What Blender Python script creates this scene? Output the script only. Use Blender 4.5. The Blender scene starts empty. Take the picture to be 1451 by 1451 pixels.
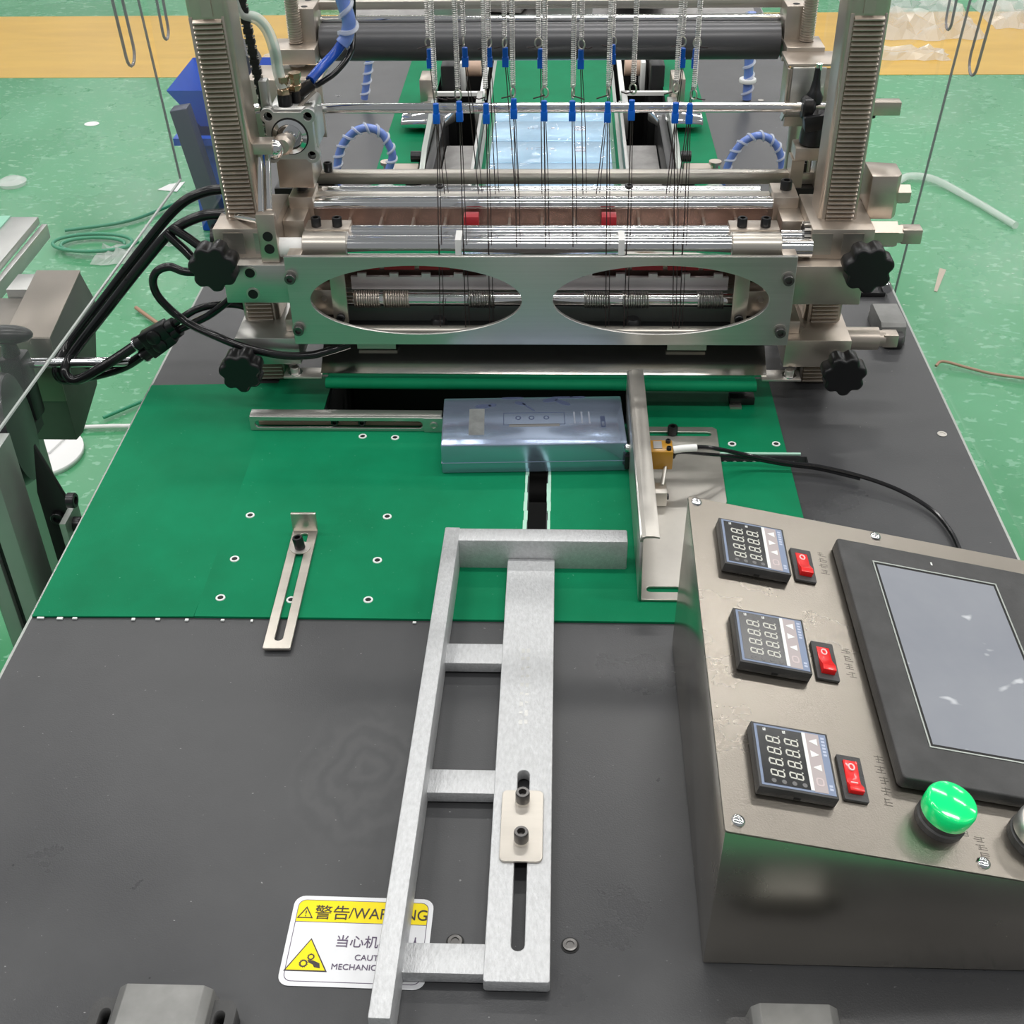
import bpy, bmesh, math, random
from mathutils import Vector, Matrix
random.seed(7)
C = bpy.context.scene.collection
SC = bpy.context.scene
pi = math.pi

# ------------------------------------------------------------------ camera (z = 0 is the table top, the floor is at -0.8)
FPX, PITCH, YAW, ROLL = 1750.0, 0.640709, -0.0450522, -0.0176714
f_ = Vector((math.sin(YAW)*math.cos(PITCH), math.cos(YAW)*math.cos(PITCH), -math.sin(PITCH)))
r_ = Vector((math.cos(YAW), -math.sin(YAW), 0)); u_ = r_.cross(f_)
r2 = r_*math.cos(ROLL) + u_*math.sin(ROLL); u2 = u_*math.cos(ROLL) - r_*math.sin(ROLL)
cd = bpy.data.cameras.new('camera'); cam = bpy.data.objects.new('camera', cd); C.objects.link(cam)
cd.sensor_fit = 'HORIZONTAL'; cd.sensor_width = 36.0; cd.lens = FPX*36/1451; cd.clip_start = .02
cam.matrix_world = Matrix(((r2.x, u2.x, -f_.x, .018), (r2.y, u2.y, -f_.y, -.763), (r2.z, u2.z, -f_.z, .683), (0, 0, 0, 1)))
SC.camera = cam

# ------------------------------------------------------------------ light: a bright hall with rows of lamps under the roof
w = bpy.data.worlds.new('hall'); SC.world = w; w.use_nodes = True
w.node_tree.nodes['Background'].inputs[0].default_value = (.93, .97, 1, 1)
w.node_tree.nodes['Background'].inputs[1].default_value = .26
def lamp(x, y, z, sx, sy, watt, col=(1, .98, .95)):
    d = bpy.data.lights.new('hall_lamp', 'AREA'); d.shape = 'RECTANGLE'; d.size = sx; d.size_y = sy; d.energy = watt; d.color = col
    o = bpy.data.objects.new('hall_lamp', d); C.objects.link(o); o.location = (x, y, z)
for ly in (-1.8, .7, 3.1, 6.7, 10.6, 14.5):
    for lx in (-5.6, -3.6, -1.6, .4, 2.4, 4.4, 6.4):
        lamp(lx, ly, 3.4, 1.3, .2, 28 if ly < 9 else 34)
SC.view_settings.view_transform = 'Standard'; SC.view_settings.look = 'None'
SC.view_settings.exposure = -0.12; SC.view_settings.gamma = 1.0; SC.view_settings.use_curve_mapping = False

# ------------------------------------------------------------------ materials
MATS = {}
def mat(name, col, metal=0., rough=.5, var=0., scale=8., stretch=(1, 1, 1), bump=0., bscale=200., trans=0., ior=1.45, coat=0., rvar=0., emit=None, spec=.5, col2=None, alpha=1.):
    m = bpy.data.materials.new(name); m.use_nodes = True; nt = m.node_tree; N = nt.nodes; L = nt.links
    b = N['Principled BSDF']
    b.inputs['Base Color'].default_value = (*col, 1); b.inputs['Metallic'].default_value = metal; b.inputs['Roughness'].default_value = rough
    b.inputs['IOR'].default_value = ior; b.inputs['Transmission Weight'].default_value = trans; b.inputs['Coat Weight'].default_value = coat
    b.inputs['Specular IOR Level'].default_value = spec; b.inputs['Alpha'].default_value = alpha
    if emit: b.inputs['Emission Color'].default_value = (*col, 1); b.inputs['Emission Strength'].default_value = emit
    if var or bump or rvar or col2:
        tc = N.new('ShaderNodeTexCoord'); mp = N.new('ShaderNodeMapping'); mp.inputs['Scale'].default_value = stretch
        L.new(tc.outputs['Object'], mp.inputs['Vector'])
        n = N.new('ShaderNodeTexNoise'); n.inputs['Scale'].default_value = scale; n.inputs['Detail'].default_value = 7; n.inputs['Roughness'].default_value = .6
        L.new(mp.outputs['Vector'], n.inputs['Vector'])
        cr = N.new('ShaderNodeValToRGB'); cr.color_ramp.elements[0].position = .33; cr.color_ramp.elements[1].position = .68
        c2 = col2 if col2 else tuple(c*(1-var) for c in col)
        cr.color_ramp.elements[0].color = (*c2, 1); cr.color_ramp.elements[1].color = (*col, 1)
        L.new(n.outputs['Fac'], cr.inputs['Fac']); L.new(cr.outputs['Color'], b.inputs['Base Color'])
        if rvar:
            mr = N.new('ShaderNodeMapRange'); mr.inputs['To Min'].default_value = max(.02, rough-rvar); mr.inputs['To Max'].default_value = rough+rvar
            mr.inputs['From Min'].default_value = .3; mr.inputs['From Max'].default_value = .7
            L.new(n.outputs['Fac'], mr.inputs['Value']); L.new(mr.outputs['Result'], b.inputs['Roughness'])
        if bump:
            n2 = N.new('ShaderNodeTexNoise'); n2.inputs['Scale'].default_value = bscale; n2.inputs['Detail'].default_value = 3
            L.new(mp.outputs['Vector'], n2.inputs['Vector'])
            bp = N.new('ShaderNodeBump'); bp.inputs['Strength'].default_value = bump; bp.inputs['Distance'].default_value = .001
            L.new(n2.outputs['Fac'], bp.inputs['Height']); L.new(bp.outputs['Normal'], b.inputs['Normal'])
    MATS[name] = m
    return m
def speckle(m, col, scale, thr):
    """small light scuffs and dust specks over a plain material"""
    nt = m.node_tree; N = nt.nodes; L = nt.links; b = N['Principled BSDF']
    tc = N.new('ShaderNodeTexCoord'); n = N.new('ShaderNodeTexNoise'); n.inputs['Scale'].default_value = scale; n.inputs['Detail'].default_value = 2
    mp = N.new('ShaderNodeMapping'); mp.inputs['Scale'].default_value = (1, 1.6, 1); mp.inputs['Rotation'].default_value = (0, 0, .5)
    L.new(tc.outputs['Object'], mp.inputs['Vector']); L.new(mp.outputs['Vector'], n.inputs['Vector'])
    mr = N.new('ShaderNodeMapRange'); mr.inputs['From Min'].default_value = thr; mr.inputs['From Max'].default_value = thr+.06
    L.new(n.outputs['Fac'], mr.inputs['Value'])
    mx = N.new('ShaderNodeMix'); mx.data_type = 'RGBA'; mx.inputs[7].default_value = (*col, 1)
    src = b.inputs['Base Color'].links[0].from_socket if b.inputs['Base Color'].links else None
    if src: L.new(src, mx.inputs[6])
    else: mx.inputs[6].default_value = b.inputs['Base Color'].default_value
    L.new(mr.outputs['Result'], mx.inputs[0]); L.new(mx.outputs[2], b.inputs['Base Color'])
    return m
floor_m = speckle(speckle(mat('floor_green', (.092, .355, .175), rough=.28, col2=(.062, .29, .128), scale=2.6, rvar=.1, bump=.2, bscale=90), (.19, .45, .28), 34, .60), (.45, .58, .5), 60, .70)
yellow_m = mat('floor_yellow', (.70, .43, .06), rough=.35, col2=(.58, .34, .04), scale=5, stretch=(.4, 2, 1), bump=.2, bscale=30)
black_m = speckle(mat('black_plate', (.066, .067, .070), rough=.34, col2=(.044, .045, .048), scale=5, rvar=.1, bump=.12, bscale=900), (.3, .3, .3), 240, .745)
def smear(m, cx, cy, rx, ry, col):
    """an oval greasy smear with wiped rings at a place on the object"""
    nt = m.node_tree; N = nt.nodes; L = nt.links; b = N['Principled BSDF']
    tc = N.new('ShaderNodeTexCoord'); mp = N.new('ShaderNodeMapping'); mp.inputs['Location'].default_value = (-cx/rx, -cy/ry, 0); mp.inputs['Scale'].default_value = (1/rx, 1/ry, 0)
    L.new(tc.outputs['Object'], mp.inputs['Vector'])
    ln = N.new('ShaderNodeVectorMath'); ln.operation = 'LENGTH'; L.new(mp.outputs['Vector'], ln.inputs[0])
    mr = N.new('ShaderNodeMapRange'); mr.inputs['From Min'].default_value = 1.0; mr.inputs['From Max'].default_value = .55; L.new(ln.outputs['Value'], mr.inputs['Value'])
    wv = N.new('ShaderNodeTexWave'); wv.wave_type = 'RINGS'; wv.rings_direction = 'Z'; wv.inputs['Scale'].default_value = 1.3; wv.inputs['Distortion'].default_value = 9; wv.inputs['Detail Scale'].default_value = 1.6; wv.inputs['Detail'].default_value = 3
    L.new(mp.outputs['Vector'], wv.inputs['Vector'])
    mu = N.new('ShaderNodeMath'); mu.operation = 'MULTIPLY'; L.new(mr.outputs['Result'], mu.inputs[0]); L.new(wv.outputs['Fac'], mu.inputs[1])
    m2 = N.new('ShaderNodeMath'); m2.operation = 'MULTIPLY'; m2.inputs[1].default_value = .22; L.new(mu.outputs['Value'], m2.inputs[0])
    mx = N.new('ShaderNodeMix'); mx.data_type = 'RGBA'; mx.inputs[7].default_value = (*col, 1)
    L.new(b.inputs['Base Color'].links[0].from_socket, mx.inputs[6]); L.new(m2.outputs['Value'], mx.inputs[0]); L.new(mx.outputs[2], b.inputs['Base Color'])
smear(black_m, -.118, -.165-.915, .062, .082, (.12, .12, .12))
belt_m = speckle(mat('green_belt', (.001, .215, .092), rough=.62, col2=(.0008, .165, .068), scale=9, bump=.25, bscale=1500, spec=.18), (.12, .42, .27), 300, .75)
belt_edge_m = mat('belt_cut_edge', (.42, .68, .55), rough=.7)
nose_m = mat('green_nose', (.004, .20, .09), rough=.3, var=.3, scale=6)
nickel = mat('nickel', (.60, .53, .46), .88, .36, var=.12, scale=30, rvar=.06)
nickel_b = mat('nickel_brushed', (.62, .58, .52), .88, .33, var=.14, scale=60, stretch=(.06, 1, 6), rvar=.08)
steel = mat('stainless', (.66, .63, .58), .9, .40, var=.18, scale=16, rvar=.07)
panel_m = mat('brushed_panel', (.33, .30, .26), 1, .29, var=.14, scale=5, rvar=.035, bump=.10, bscale=900)
plate_m = mat('shiny_plate', (.64, .63, .60), .9, .34, var=.08, scale=80, stretch=(.05, 1, 8), rvar=.05)
chrome = mat('chrome', (.82, .82, .82), 1, .09)
alu = mat('aluminium_frosted', (.62, .63, .64), .55, .5, var=.18, scale=260, stretch=(1.6, .7, 1.6), bump=.5, bscale=500)
alu_d = mat('aluminium_cast', (.62, .62, .60), .9, .38, var=.15, scale=20)
alu_rail = mat('aluminium_rail', (.42, .45, .42), .8, .4, var=.15, scale=8)
dark_m = mat('dark_steel', (.035, .035, .036), .6, .35)
well_m = mat('black_well', (.008, .008, .008), 0, .6)
grey_bolt = mat('grey_oxide', (.16, .155, .15), .9, .32)
bolt_m = mat('black_oxide', (.05, .05, .052), .85, .3)
plastic_m = mat('black_plastic', (.010, .010, .011), 0, .3, bump=.05, bscale=500)
hose_m = mat('black_hose', (.01, .01, .011), 0, .16)
bezel_m = mat('bezel_plastic', (.055, .055, .055), 0, .42, var=.4, scale=40, bump=.2, bscale=700)
screen_m = speckle(mat('screen_film', (.25, .265, .295), 0, .42, col2=(.20, .215, .25), scale=9, rvar=.08), (.5, .52, .55), 42, .70)
grey_m = mat('grey_film', (.35, .34, .33), .3, .45, var=.3, scale=40)
red_m = mat('red_switch', (.75, .012, .012), 0, .25, coat=.4)
redtag_m = mat('red_rubber', (.36, .015, .025), 0, .4)
white_m = mat('white_plastic', (.82, .82, .80), 0, .45)
white_ink = mat('white_ink', (.78, .79, .76), 0, .6)
ctrl_blue = mat('controller_border', (.20, .25, .36), 0, .4)
ctrl_black = mat('controller_window', (.012, .013, .014), 0, .2)
ctrl_grey = mat('controller_key_strip', (.42, .37, .37), 0, .45)
seg_m = mat('segment_grey', (.60, .60, .54), 0, .5)
led_m = mat('unlit_led', (.15, .15, .15), 0, .5)
greenlens = mat('green_lens', (0, .80, .22), 0, .12, coat=.6, emit=.06)
sticker_w = mat('sticker_white', (.80, .81, .83), 0, .38, var=.08, scale=30)
sticker_y = mat('sticker_yellow', (.90, .72, .0), 0, .38)
ink_m = mat('sticker_ink', (.05, .04, .04), 0, .6)
ink_p = mat('sticker_purple_ink', (.12, .09, .15), 0, .6)
blue_m = mat('blue_crimp', (.0, .12, .62), 0, .35)
bin_m = mat('blue_bin', (.015, .10, .60), 0, .4, var=.2, scale=5)
tube_blue = mat('blue_tube', (.16, .25, .62), 0, .15, coat=.4)
tube_deep = mat('deep_blue_tube', (.01, .07, .42), 0, .25)
wrap_m = mat('clear_spiral_wrap', (.75, .78, .85), 0, .15, alpha=.5)
clear_tube = mat('clear_tube', (.80, .85, .80), 0, .15, alpha=.55)
green_tube = mat('green_tube_core', (.01, .30, .15), 0, .3)
wrapfilm_m = mat('shrink_film', (.9, .92, .93), 0, .08, alpha=.16)
film_m = mat('clear_film', (.86, .88, .86), 0, .12, alpha=.42, bump=.6, bscale=60)
acrylic = mat('acrylic', (.9, .93, .92), 0, .05, alpha=.045)
acr_edge = mat('acrylic_edge', (.26, .26, .28), 0, .15, alpha=.75)
foil_m = mat('blue_tin_foil', (.48, .58, .78), .82, .17, var=.1, scale=14)
tin_m = mat('pale_blue_tin', (.33, .58, .80), .4, .25, var=.2, scale=20)
tin_ink = mat('tin_ink', (.07, .09, .16), .3, .4)
tin_faint = mat('tin_faint_print', (.42, .44, .44), .6, .35, var=.35, scale=60)
tin_pale = mat('tin_pale_print', (.50, .55, .66), .7, .25)
amber_m = mat('amber_sensor', (.42, .21, .02), 0, .28, coat=.3)
copper_m = mat('beige_roller', (.48, .33, .25), 0, .45)
brown_m = mat('brown_reflective', (.50, .38, .33), .9, .25, var=.2, scale=12)
pink_m = mat('pale_blade', (.90, .84, .84), .2, .35)
roller_m = mat('grey_roller', (.10, .10, .105), .3, .32)
paper_m = mat('paper', (.85, .85, .84), 0, .7)
cord_m = mat('tan_cord', (.42, .25, .17), 0, .5)
floor_tube = mat('green_floor_tube', (.05, .30, .17), 0, .25)
mint_m = mat('mint_pad', (.25, .55, .40), 0, .5)
wire_m = mat('dark_wire', (.045, .03, .03), .4, .4)
spring_m = mat('spring_steel', (.50, .49, .47), 1, .28)
engr_m = mat('engraved', (.15, .135, .12), .8, .5)
bead_m = mat('weld_white', (.75, .78, .76), 0, .5)

# ------------------------------------------------------------------ geometry helpers
class G:
    def __init__(s): s.v = []; s.f = []
    def add(s, v, f):
        n = len(s.v); s.v += [tuple(p) for p in v]; s.f += [tuple(i+n for i in q) for q in f]; return s
    def box(s, x0, x1, y0, y1, z0, z1):
        return s.add([(x, y, z) for x in (x0, x1) for y in (y0, y1) for z in (z0, z1)],
                     [(0, 1, 3, 2), (4, 6, 7, 5), (0, 4, 5, 1), (2, 3, 7, 6), (0, 2, 6, 4), (1, 5, 7, 3)])
    def obox(s, c, a, b, d, ha, hb, hd):
        c, a, b, d = (Vector(q) for q in (c, a, b, d)); a = a.normalized(); b = b.normalized(); d = d.normalized()
        return s.add([c+a*(i*ha)+b*(j*hb)+d*(k*hd) for i in (-1, 1) for j in (-1, 1) for k in (-1, 1)],
                     [(0, 1, 3, 2), (4, 6, 7, 5), (0, 4, 5, 1), (2, 3, 7, 6), (0, 2, 6, 4), (1, 5, 7, 3)])
    def lathe(s, p0, axis, prof, n=20, cap=True):
        p0 = Vector(p0); ax = Vector(axis).normalized(); t = Vector((1, 0, 0)) if abs(ax.x) < .9 else Vector((0, 1, 0))
        a = ax.cross(t).normalized(); b = ax.cross(a); v = []; f = []
        for r, h in prof:
            for i in range(n):
                q = 2*pi*i/n; v.append(p0+ax*h+(a*math.cos(q)+b*math.sin(q))*r)
        for k in range(len(prof)-1):
            for i in range(n):
                j = (i+1) % n; f.append((k*n+i, k*n+j, (k+1)*n+j, (k+1)*n+i))
        if cap: f.append(tuple(range(n))[::-1]); f.append(tuple((len(prof)-1)*n+i for i in range(n)))
        return s.add(v, f)
    def cyl(s, p0, p1, r, n=20, r1=None):
        d = Vector(p1)-Vector(p0); return s.lathe(p0, d, [(r, 0), (r if r1 is None else r1, d.length)], n)
    def tube(s, pts, r, n=10):
        pts = [Vector(p) for p in pts]; v = []; f = []; a = None
        for i, p in enumerate(pts):
            t = (pts[min(i+1, len(pts)-1)]-pts[max(i-1, 0)]).normalized()
            if a is None: a = t.orthogonal().normalized()
            a = (a-t*a.dot(t)).normalized(); b = t.cross(a)
            for k in range(n):
                q = 2*pi*k/n; v.append(p+(a*math.cos(q)+b*math.sin(q))*r)
        for i in range(len(pts)-1):
            for k in range(n):
                j = (k+1) % n; f.append((i*n+k, i*n+j, (i+1)*n+j, (i+1)*n+k))
        f.append(tuple(range(n))[::-1]); f.append(tuple((len(pts)-1)*n+k for k in range(n)))
        return s.add(v, f)
    def prism(s, poly, ax, a, b):
        """poly in the other two axes (order x,y,z without ax), extruded along ax from a to b"""
        n = len(poly)
        def P(u, w, t): return (t, u, w) if ax == 'x' else (u, t, w) if ax == 'y' else (u, w, t)
        v = [P(u, q, a) for u, q in poly]+[P(u, q, b) for u, q in poly]
        f = [tuple(range(n)), tuple(range(n, 2*n))[::-1]]+[(i, (i+1) % n, n+(i+1) % n, n+i) for i in range(n)]
        return s.add(v, f)
    def ell(s, c, rx, ry, rz, nu=20, nv=10):
        v = []; f = []
        for j in range(nv+1):
            t = pi*j/nv
            for i in range(nu):
                q = 2*pi*i/nu; v.append((c[0]+rx*math.sin(t)*math.cos(q), c[1]+ry*math.sin(t)*math.sin(q), c[2]+rz*math.cos(t)))
        for j in range(nv):
            for i in range(nu): f.append((j*nu+i, j*nu+(i+1) % nu, (j+1)*nu+(i+1) % nu, (j+1)*nu+i))
        return s.add(v, f)
    def xf(s, M): s.v = [tuple(M @ Vector(p)) for p in s.v]; return s
    def build(s, name, m, parent=None, bevel=0., smooth=True): 
        me = bpy.data.meshes.new(name); me.from_pydata(s.v, [], s.f)
        return finish(me, name, m, parent, bevel, smooth)
WL = {}
def finish(me, name, m, parent=None, bevel=0., smooth=True, clean=True):
    bm = bmesh.new(); bm.from_mesh(me)
    if clean:
        bmesh.ops.remove_doubles(bm, verts=bm.verts, dist=1e-6); bmesh.ops.recalc_face_normals(bm, faces=bm.faces)
    if bevel:
        es = [e for e in bm.edges if len(e.link_faces) == 2 and e.calc_face_angle(0) > .6]
        bmesh.ops.bevel(bm, geom=es, offset=bevel, segments=2, profile=.5, affect='EDGES', clamp_overlap=True)
    xs = [v.co for v in bm.verts]
    lo = Vector([min(c[i] for c in xs) for i in range(3)]); hi = Vector([max(c[i] for c in xs) for i in range(3)])
    o0 = Vector(((lo.x+hi.x)/2, (lo.y+hi.y)/2, lo.z))
    for v in bm.verts: v.co -= o0
    bm.to_mesh(me); bm.free(); me.validate()
    if smooth:
        me.polygons.foreach_set('use_smooth', [True]*len(me.polygons))
        me.set_sharp_from_angle(angle=.4 if bevel else .75)
    me.materials.clear(); me.materials.append(m)
    o = bpy.data.objects.new(name, me); C.objects.link(o); place(o, parent, o0)
    return o
def place(o, parent, wl):
    WL[o.name] = Vector(wl); o.parent = parent
    o.location = Vector(wl)-(WL[parent.name] if parent else Vector((0, 0, 0)))
def tag(o, label, cat, group=None):
    o['label'] = label; o['category'] = cat
    if group: o['group'] = group
    return o
def thing(name, label, cat, loc, group=None):
    o = bpy.data.objects.new(name, None); C.objects.link(o); o.empty_display_size = .02; o.location = loc; WL[o.name] = Vector(loc)
    return tag(o, label, cat, group)
def struct(o): o['kind'] = 'structure'; return o
def rrect(x0, x1, y0, y1, r, n=5):
    p = []
    for cx, cy, a in ((x1-r, y1-r, 0), (x0+r, y1-r, pi/2), (x0+r, y0+r, pi), (x1-r, y0+r, 1.5*pi)):
        p += [(cx+r*math.cos(a+pi/2*i/n), cy+r*math.sin(a+pi/2*i/n)) for i in range(n+1)]
    return p
def ellipse(cx, cy, rx, ry, n=64): return [(cx+rx*math.cos(2*pi*i/n), cy+ry*math.sin(2*pi*i/n)) for i in range(n)]
def slot(p, q, r, n=8):
    p = Vector(p); q = Vector(q); d = (q-p); a = math.atan2(d.y, d.x)
    return [(q.x+r*math.cos(a-pi/2+pi*i/n), q.y+r*math.sin(a-pi/2+pi*i/n)) for i in range(n+1)]+[(p.x+r*math.cos(a+pi/2+pi*i/n), p.y+r*math.sin(a+pi/2+pi*i/n)) for i in range(n+1)]
def plate(name, m, outline, holes, plane, w0, w1, parent=None, bevel=0., M4=None, smooth=False):
    """a sheet with holes: 2D outline in the plane 'xy', 'xz' or 'yz', from w0 to w1 along the third axis"""
    cu = bpy.data.curves.new(name, 'CURVE'); cu.dimensions = '2D'; cu.fill_mode = 'BOTH'; cu.extrude = max(1e-5, abs(w1-w0)/2-bevel); cu.bevel_depth = bevel; cu.bevel_resolution = 1
    if bevel: cu.offset = -bevel
    for lp in [outline]+list(holes):
        sp = cu.splines.new('POLY'); sp.points.add(len(lp)-1); sp.use_cyclic_u = True
        for i, (a, b) in enumerate(lp): sp.points[i].co = (a, b, 0, 1)
    ob = bpy.data.objects.new('tmp', cu); me = bpy.data.meshes.new_from_object(ob)
    bpy.data.objects.remove(ob); bpy.data.curves.remove(cu); me.name = name
    mid = (w0+w1)/2
    for v in me.vertices:
        a, b, c = v.co
        v.co = (a, b, c+mid) if plane == 'xy' else (a, c+mid, b) if plane == 'xz' else (c+mid, a, b)
    if M4 is not None: me.transform(M4)
    return finish(me, name, m, parent, 0, smooth)
def grid_sheet(name, m, xs, ys, holes, z0, z1, parent):
    """a flat sheet cut into cells along xs and ys, the cells inside the given rectangles left out"""
    xs = sorted(set(xs)); ys = sorted(set(ys)); g = G()
    def full(i, j):
        if i < 0 or j < 0 or i >= len(xs)-1 or j >= len(ys)-1: return False
        x = (xs[i]+xs[i+1])/2; y = (ys[j]+ys[j+1])/2
        return not any(a < x < b and c < y < d for a, b, c, d in holes)
    for i in range(len(xs)-1):
        for j in range(len(ys)-1):
            if not full(i, j): continue
            x0, x1, y0, y1 = xs[i], xs[i+1], ys[j], ys[j+1]
            q = [(x0, y0), (x1, y0), (x1, y1), (x0, y1)]
            g.add([(*p, z1) for p in q], [(0, 1, 2, 3)]); g.add([(*p, z0) for p in q], [(3, 2, 1, 0)])
            for (p, r, di, dj) in ((q[0], q[1], 0, -1), (q[1], q[2], 1, 0), (q[2], q[3], 0, 1), (q[3], q[0], -1, 0)):
                if not full(i+di, j+dj): g.add([(*p, z0), (*r, z0), (*r, z1), (*p, z1)], [(0, 1, 2, 3)])
    return g.build(name, m, parent, smooth=False)
def text(name, body, size, m, parent, M4, xscale=1., thick=.00015, fit=None):
    cu = bpy.data.curves.new(name, 'FONT'); cu.body = body; cu.size = size; cu.extrude = thick
    ob = bpy.data.objects.new('tmp', cu); me = bpy.data.meshes.new_from_object(ob)
    bpy.data.objects.remove(ob); bpy.data.curves.remove(cu); me.name = name
    if fit:
        xs = [v.co.x for v in me.vertices]; xscale = fit/(max(xs)-min(xs)); me.transform(Matrix.Translation((-min(xs), 0, 0)))
    me.transform(Matrix.Diagonal((xscale, 1, 1, 1))); me.transform(M4)
    return finish(me, name, m, parent, 0, False, clean=False)
def spline(pts, k=8):
    P = [Vector(p) for p in pts]; P = [P[0]*2-P[1]]+P+[P[-1]*2-P[-2]]; out = []
    for i in range(1, len(P)-2):
        for j in range(k):
            t = j/k; a, b, c, d = P[i-1:i+3]
            out.append(.5*((2*b)+(c-a)*t+(2*a-5*b+4*c-d)*t*t+(3*b-a-3*c+d)*t**3))
    return out+[P[-2]]
def copy_part(src, parent, wl, name=None, rot=None):
    o = src.copy(); C.objects.link(o); place(o, parent, wl)
    if rot is not None: o.rotation_mode = 'QUATERNION'; o.rotation_quaternion = rot
    return o
CACHE = {}
def bolt(parent, p, axis, r=.005, h=.006, m=None, name='bolt'):
    """socket-head cap screw standing on p along axis"""
    m = m or bolt_m; key = (round(r, 5), round(h, 5), m.name)
    rot = Vector((0, 0, 1)).rotation_difference(Vector(axis).normalized())
    if key not in CACHE:
        g = G().lathe((0, 0, 0), (0, 0, 1), [(r, 0), (r, h*.88), (r*.9, h), (r*.55, h), (r*.5, h*.45), (.0001, h*.4)], 16)
        me = bpy.data.meshes.new(name); me.from_pydata(g.v, [], g.f)
        me.polygons.foreach_set('use_smooth', [True]*len(me.polygons))
        try: me.set_sharp_from_angle(angle=.6)
        except Exception: pass
        me.materials.append(m); CACHE[key] = me
    o = bpy.data.objects.new(name, CACHE[key]); C.objects.link(o); place(o, parent, Vector(p)); o.rotation_mode = 'QUATERNION'; o.rotation_quaternion = rot
    return o
Z = (0, 0, 1); FR = (0, -1, 0)

# ================================================================== the hall floor
struct(G().box(-7, 7, -4, 12, -.85, -.8).build('floor', floor_m, smooth=False))
struct(G().box(-7, 7, 4.0, 4.86, -.8, -.7985).build('trim_1', yellow_m, smooth=False))

# ================================================================== machine table
T = thing('machine_table', 'long black machine table carrying the green sheet and the steel press', 'table', (0, .9, -.8))
grid_sheet('table_top', black_m, [-.42, -.226, -.192, -.0085, .0085, .092, .14, .192, .262, .42], [-.47, .06, .236, .247, .30, .50, .62, 1.62, 2.3], [(-.226, .092, .30, .50), (-.0085, .0085, .06, .30), (.14, .262, .236, .247), (-.192, .192, .62, 1.62)], -.012, 0, T)
G().box(.4201, .4235, -.47, 2.3, -.04, -.0015).build('edge_strip', alu_rail, T, .0005)
G().box(-.4235, -.4201, -.47, 2.3, -.04, -.0015).build('edge_strip', alu_rail, T, .0005)
G().box(-.235, .1, .29, .52, -.2, -.19).build('well_floor', well_m, T)
for a in ((-.24, -.23, .28, .52), (.1, .11, .28, .52)): G().box(*a, -.2, -.013).build('well_wall', well_m, T)
G().box(-.24, .11, .52, .53, -.2, -.013).build('well_wall', well_m, T)
G().box(-.24, .11, .045, .055, -.1, -.013).build('well_wall', well_m, T)
G().box(-.02, .02, .055, .29, -.1, -.09).build('well_floor', well_m, T)
G().box(.13, .27, .22, .262, -.06, -.05).build('well_floor', well_m, T)
G().box(-.2, .2, .62, 1.62, -.22, -.21).build('well_floor', well_m, T)
for x in (-.2, .192): G().box(x, x+.008, .62, 1.62, -.21, -.013).build('well_wall', well_m, T)
G().box(-.2, .2, 1.62, 1.63, -.21, -.013).build('well_wall', well_m, T)
for x in (-.38, .38):
    for y in (-.42, 1.0, 2.2): G().box(x-.03, x+.03, y-.03, y+.03, -.8, -.012).build('leg', alu_rail, T)
for x in (-.38, .38): G().box(x-.02, x+.02, -.44, 2.24, -.60, -.56).build('rail', alu_rail, T)
for y in (-.42, 2.2): G().box(-.36, .36, y-.02, y+.02, -.60, -.56).build('rail', alu_rail, T)
def countersunk(x, y, r=.0055, parent=T, m=steel):
    G().lathe((x, y, .0002), Z, [(r, 0), (r, .0004), (r*.62, .0004), (r*.5, -.001), (r*.3, -.001)], 18).build('screw_ring', m, parent)
    G().lathe((x, y, -.002), Z, [(r*.62, 0), (r*.62, .0012), (r*.1, .0012)], 12).build('screw_hole', well_m, parent)
for x, y in ((.029, -.303), (-.0435, -.3023)):
    G().lathe((x, y, .0001), Z, [(.0058, 0), (.0058, .0003), (.0002, .0003)], 20).build('screw_recess', well_m, T)
    bolt(T, (x, y, .0004), Z, .0046, .0012, grey_bolt, 'screw')
for x, y in ((.403, .289), (-.355, .62), (-.3, 1.27), (.35, 1.3), (.36, .66), (-.403, .70)): countersunk(x, y, .0048)

# ------------------------------------------------------------------ green sheets
GB = thing('green_sheet', 'wide green plastic sheet with a cut slot, covering the black table before the press', 'belt sheet', (0, .19, .0002))
grid_sheet('sheet', belt_m, [-.283, -.2255, -.0120, .0120, .0915, .150, .255-.012, .243], [0, .03, .234, .249, .3005, .374, .392], [(-.2255, .0915, .3005, .374), (-.0120, .0120, .03, .3005), (.150, .243, .234, .249)], .0002, .0022, GB)
for s in (-1, 1):
    g = G()
    for i in range(18):
        y0 = .035+i*.0145; a = s*(.0088+random.uniform(-.0004, .0012)); b = s*(.0122+random.uniform(-.0003, .0006))
        g.box(min(a, b), max(a, b), y0, y0+.0147, .0003, .00245)
    g.build('cut_edge', belt_edge_m, GB)
G().box(.175, .2562, .2478, .2502, .0008, .0026).build('cut_edge', belt_edge_m, GB)
def eyelet(x, y):
    G().lathe((x, y, .0022), Z, [(.0042, 0), (.0040, .0007), (.0026, .0007), (.0024, 0)], 18).build('eyelet', bead_m, GB)
    G().lathe((x, y, .0022), Z, [(.0025, 0), (.0025, .0003), (.0001, .0003)], 14).build('hole', well_m, GB)
for x, y in ((-.2647, .140), (-.1376, .140), (-.2653, .0759), (-.1389, .0761), (-.2661, .0235), (-.1402, .0231), (-.2055, .0219), (.2405-.006, .2655), (.1911, .2649), (-.145, .272), (-.178, .274)): eyelet(x, y)
tag(plate('green_sheet', belt_m, [(-.4195, -.002), (-.2835, 0), (-.2755, .378), (-.4195, .372)], [], 'xy', .0002, .0021), 'plain green strip sheet along the left edge of the table', 'belt sheet')
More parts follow.
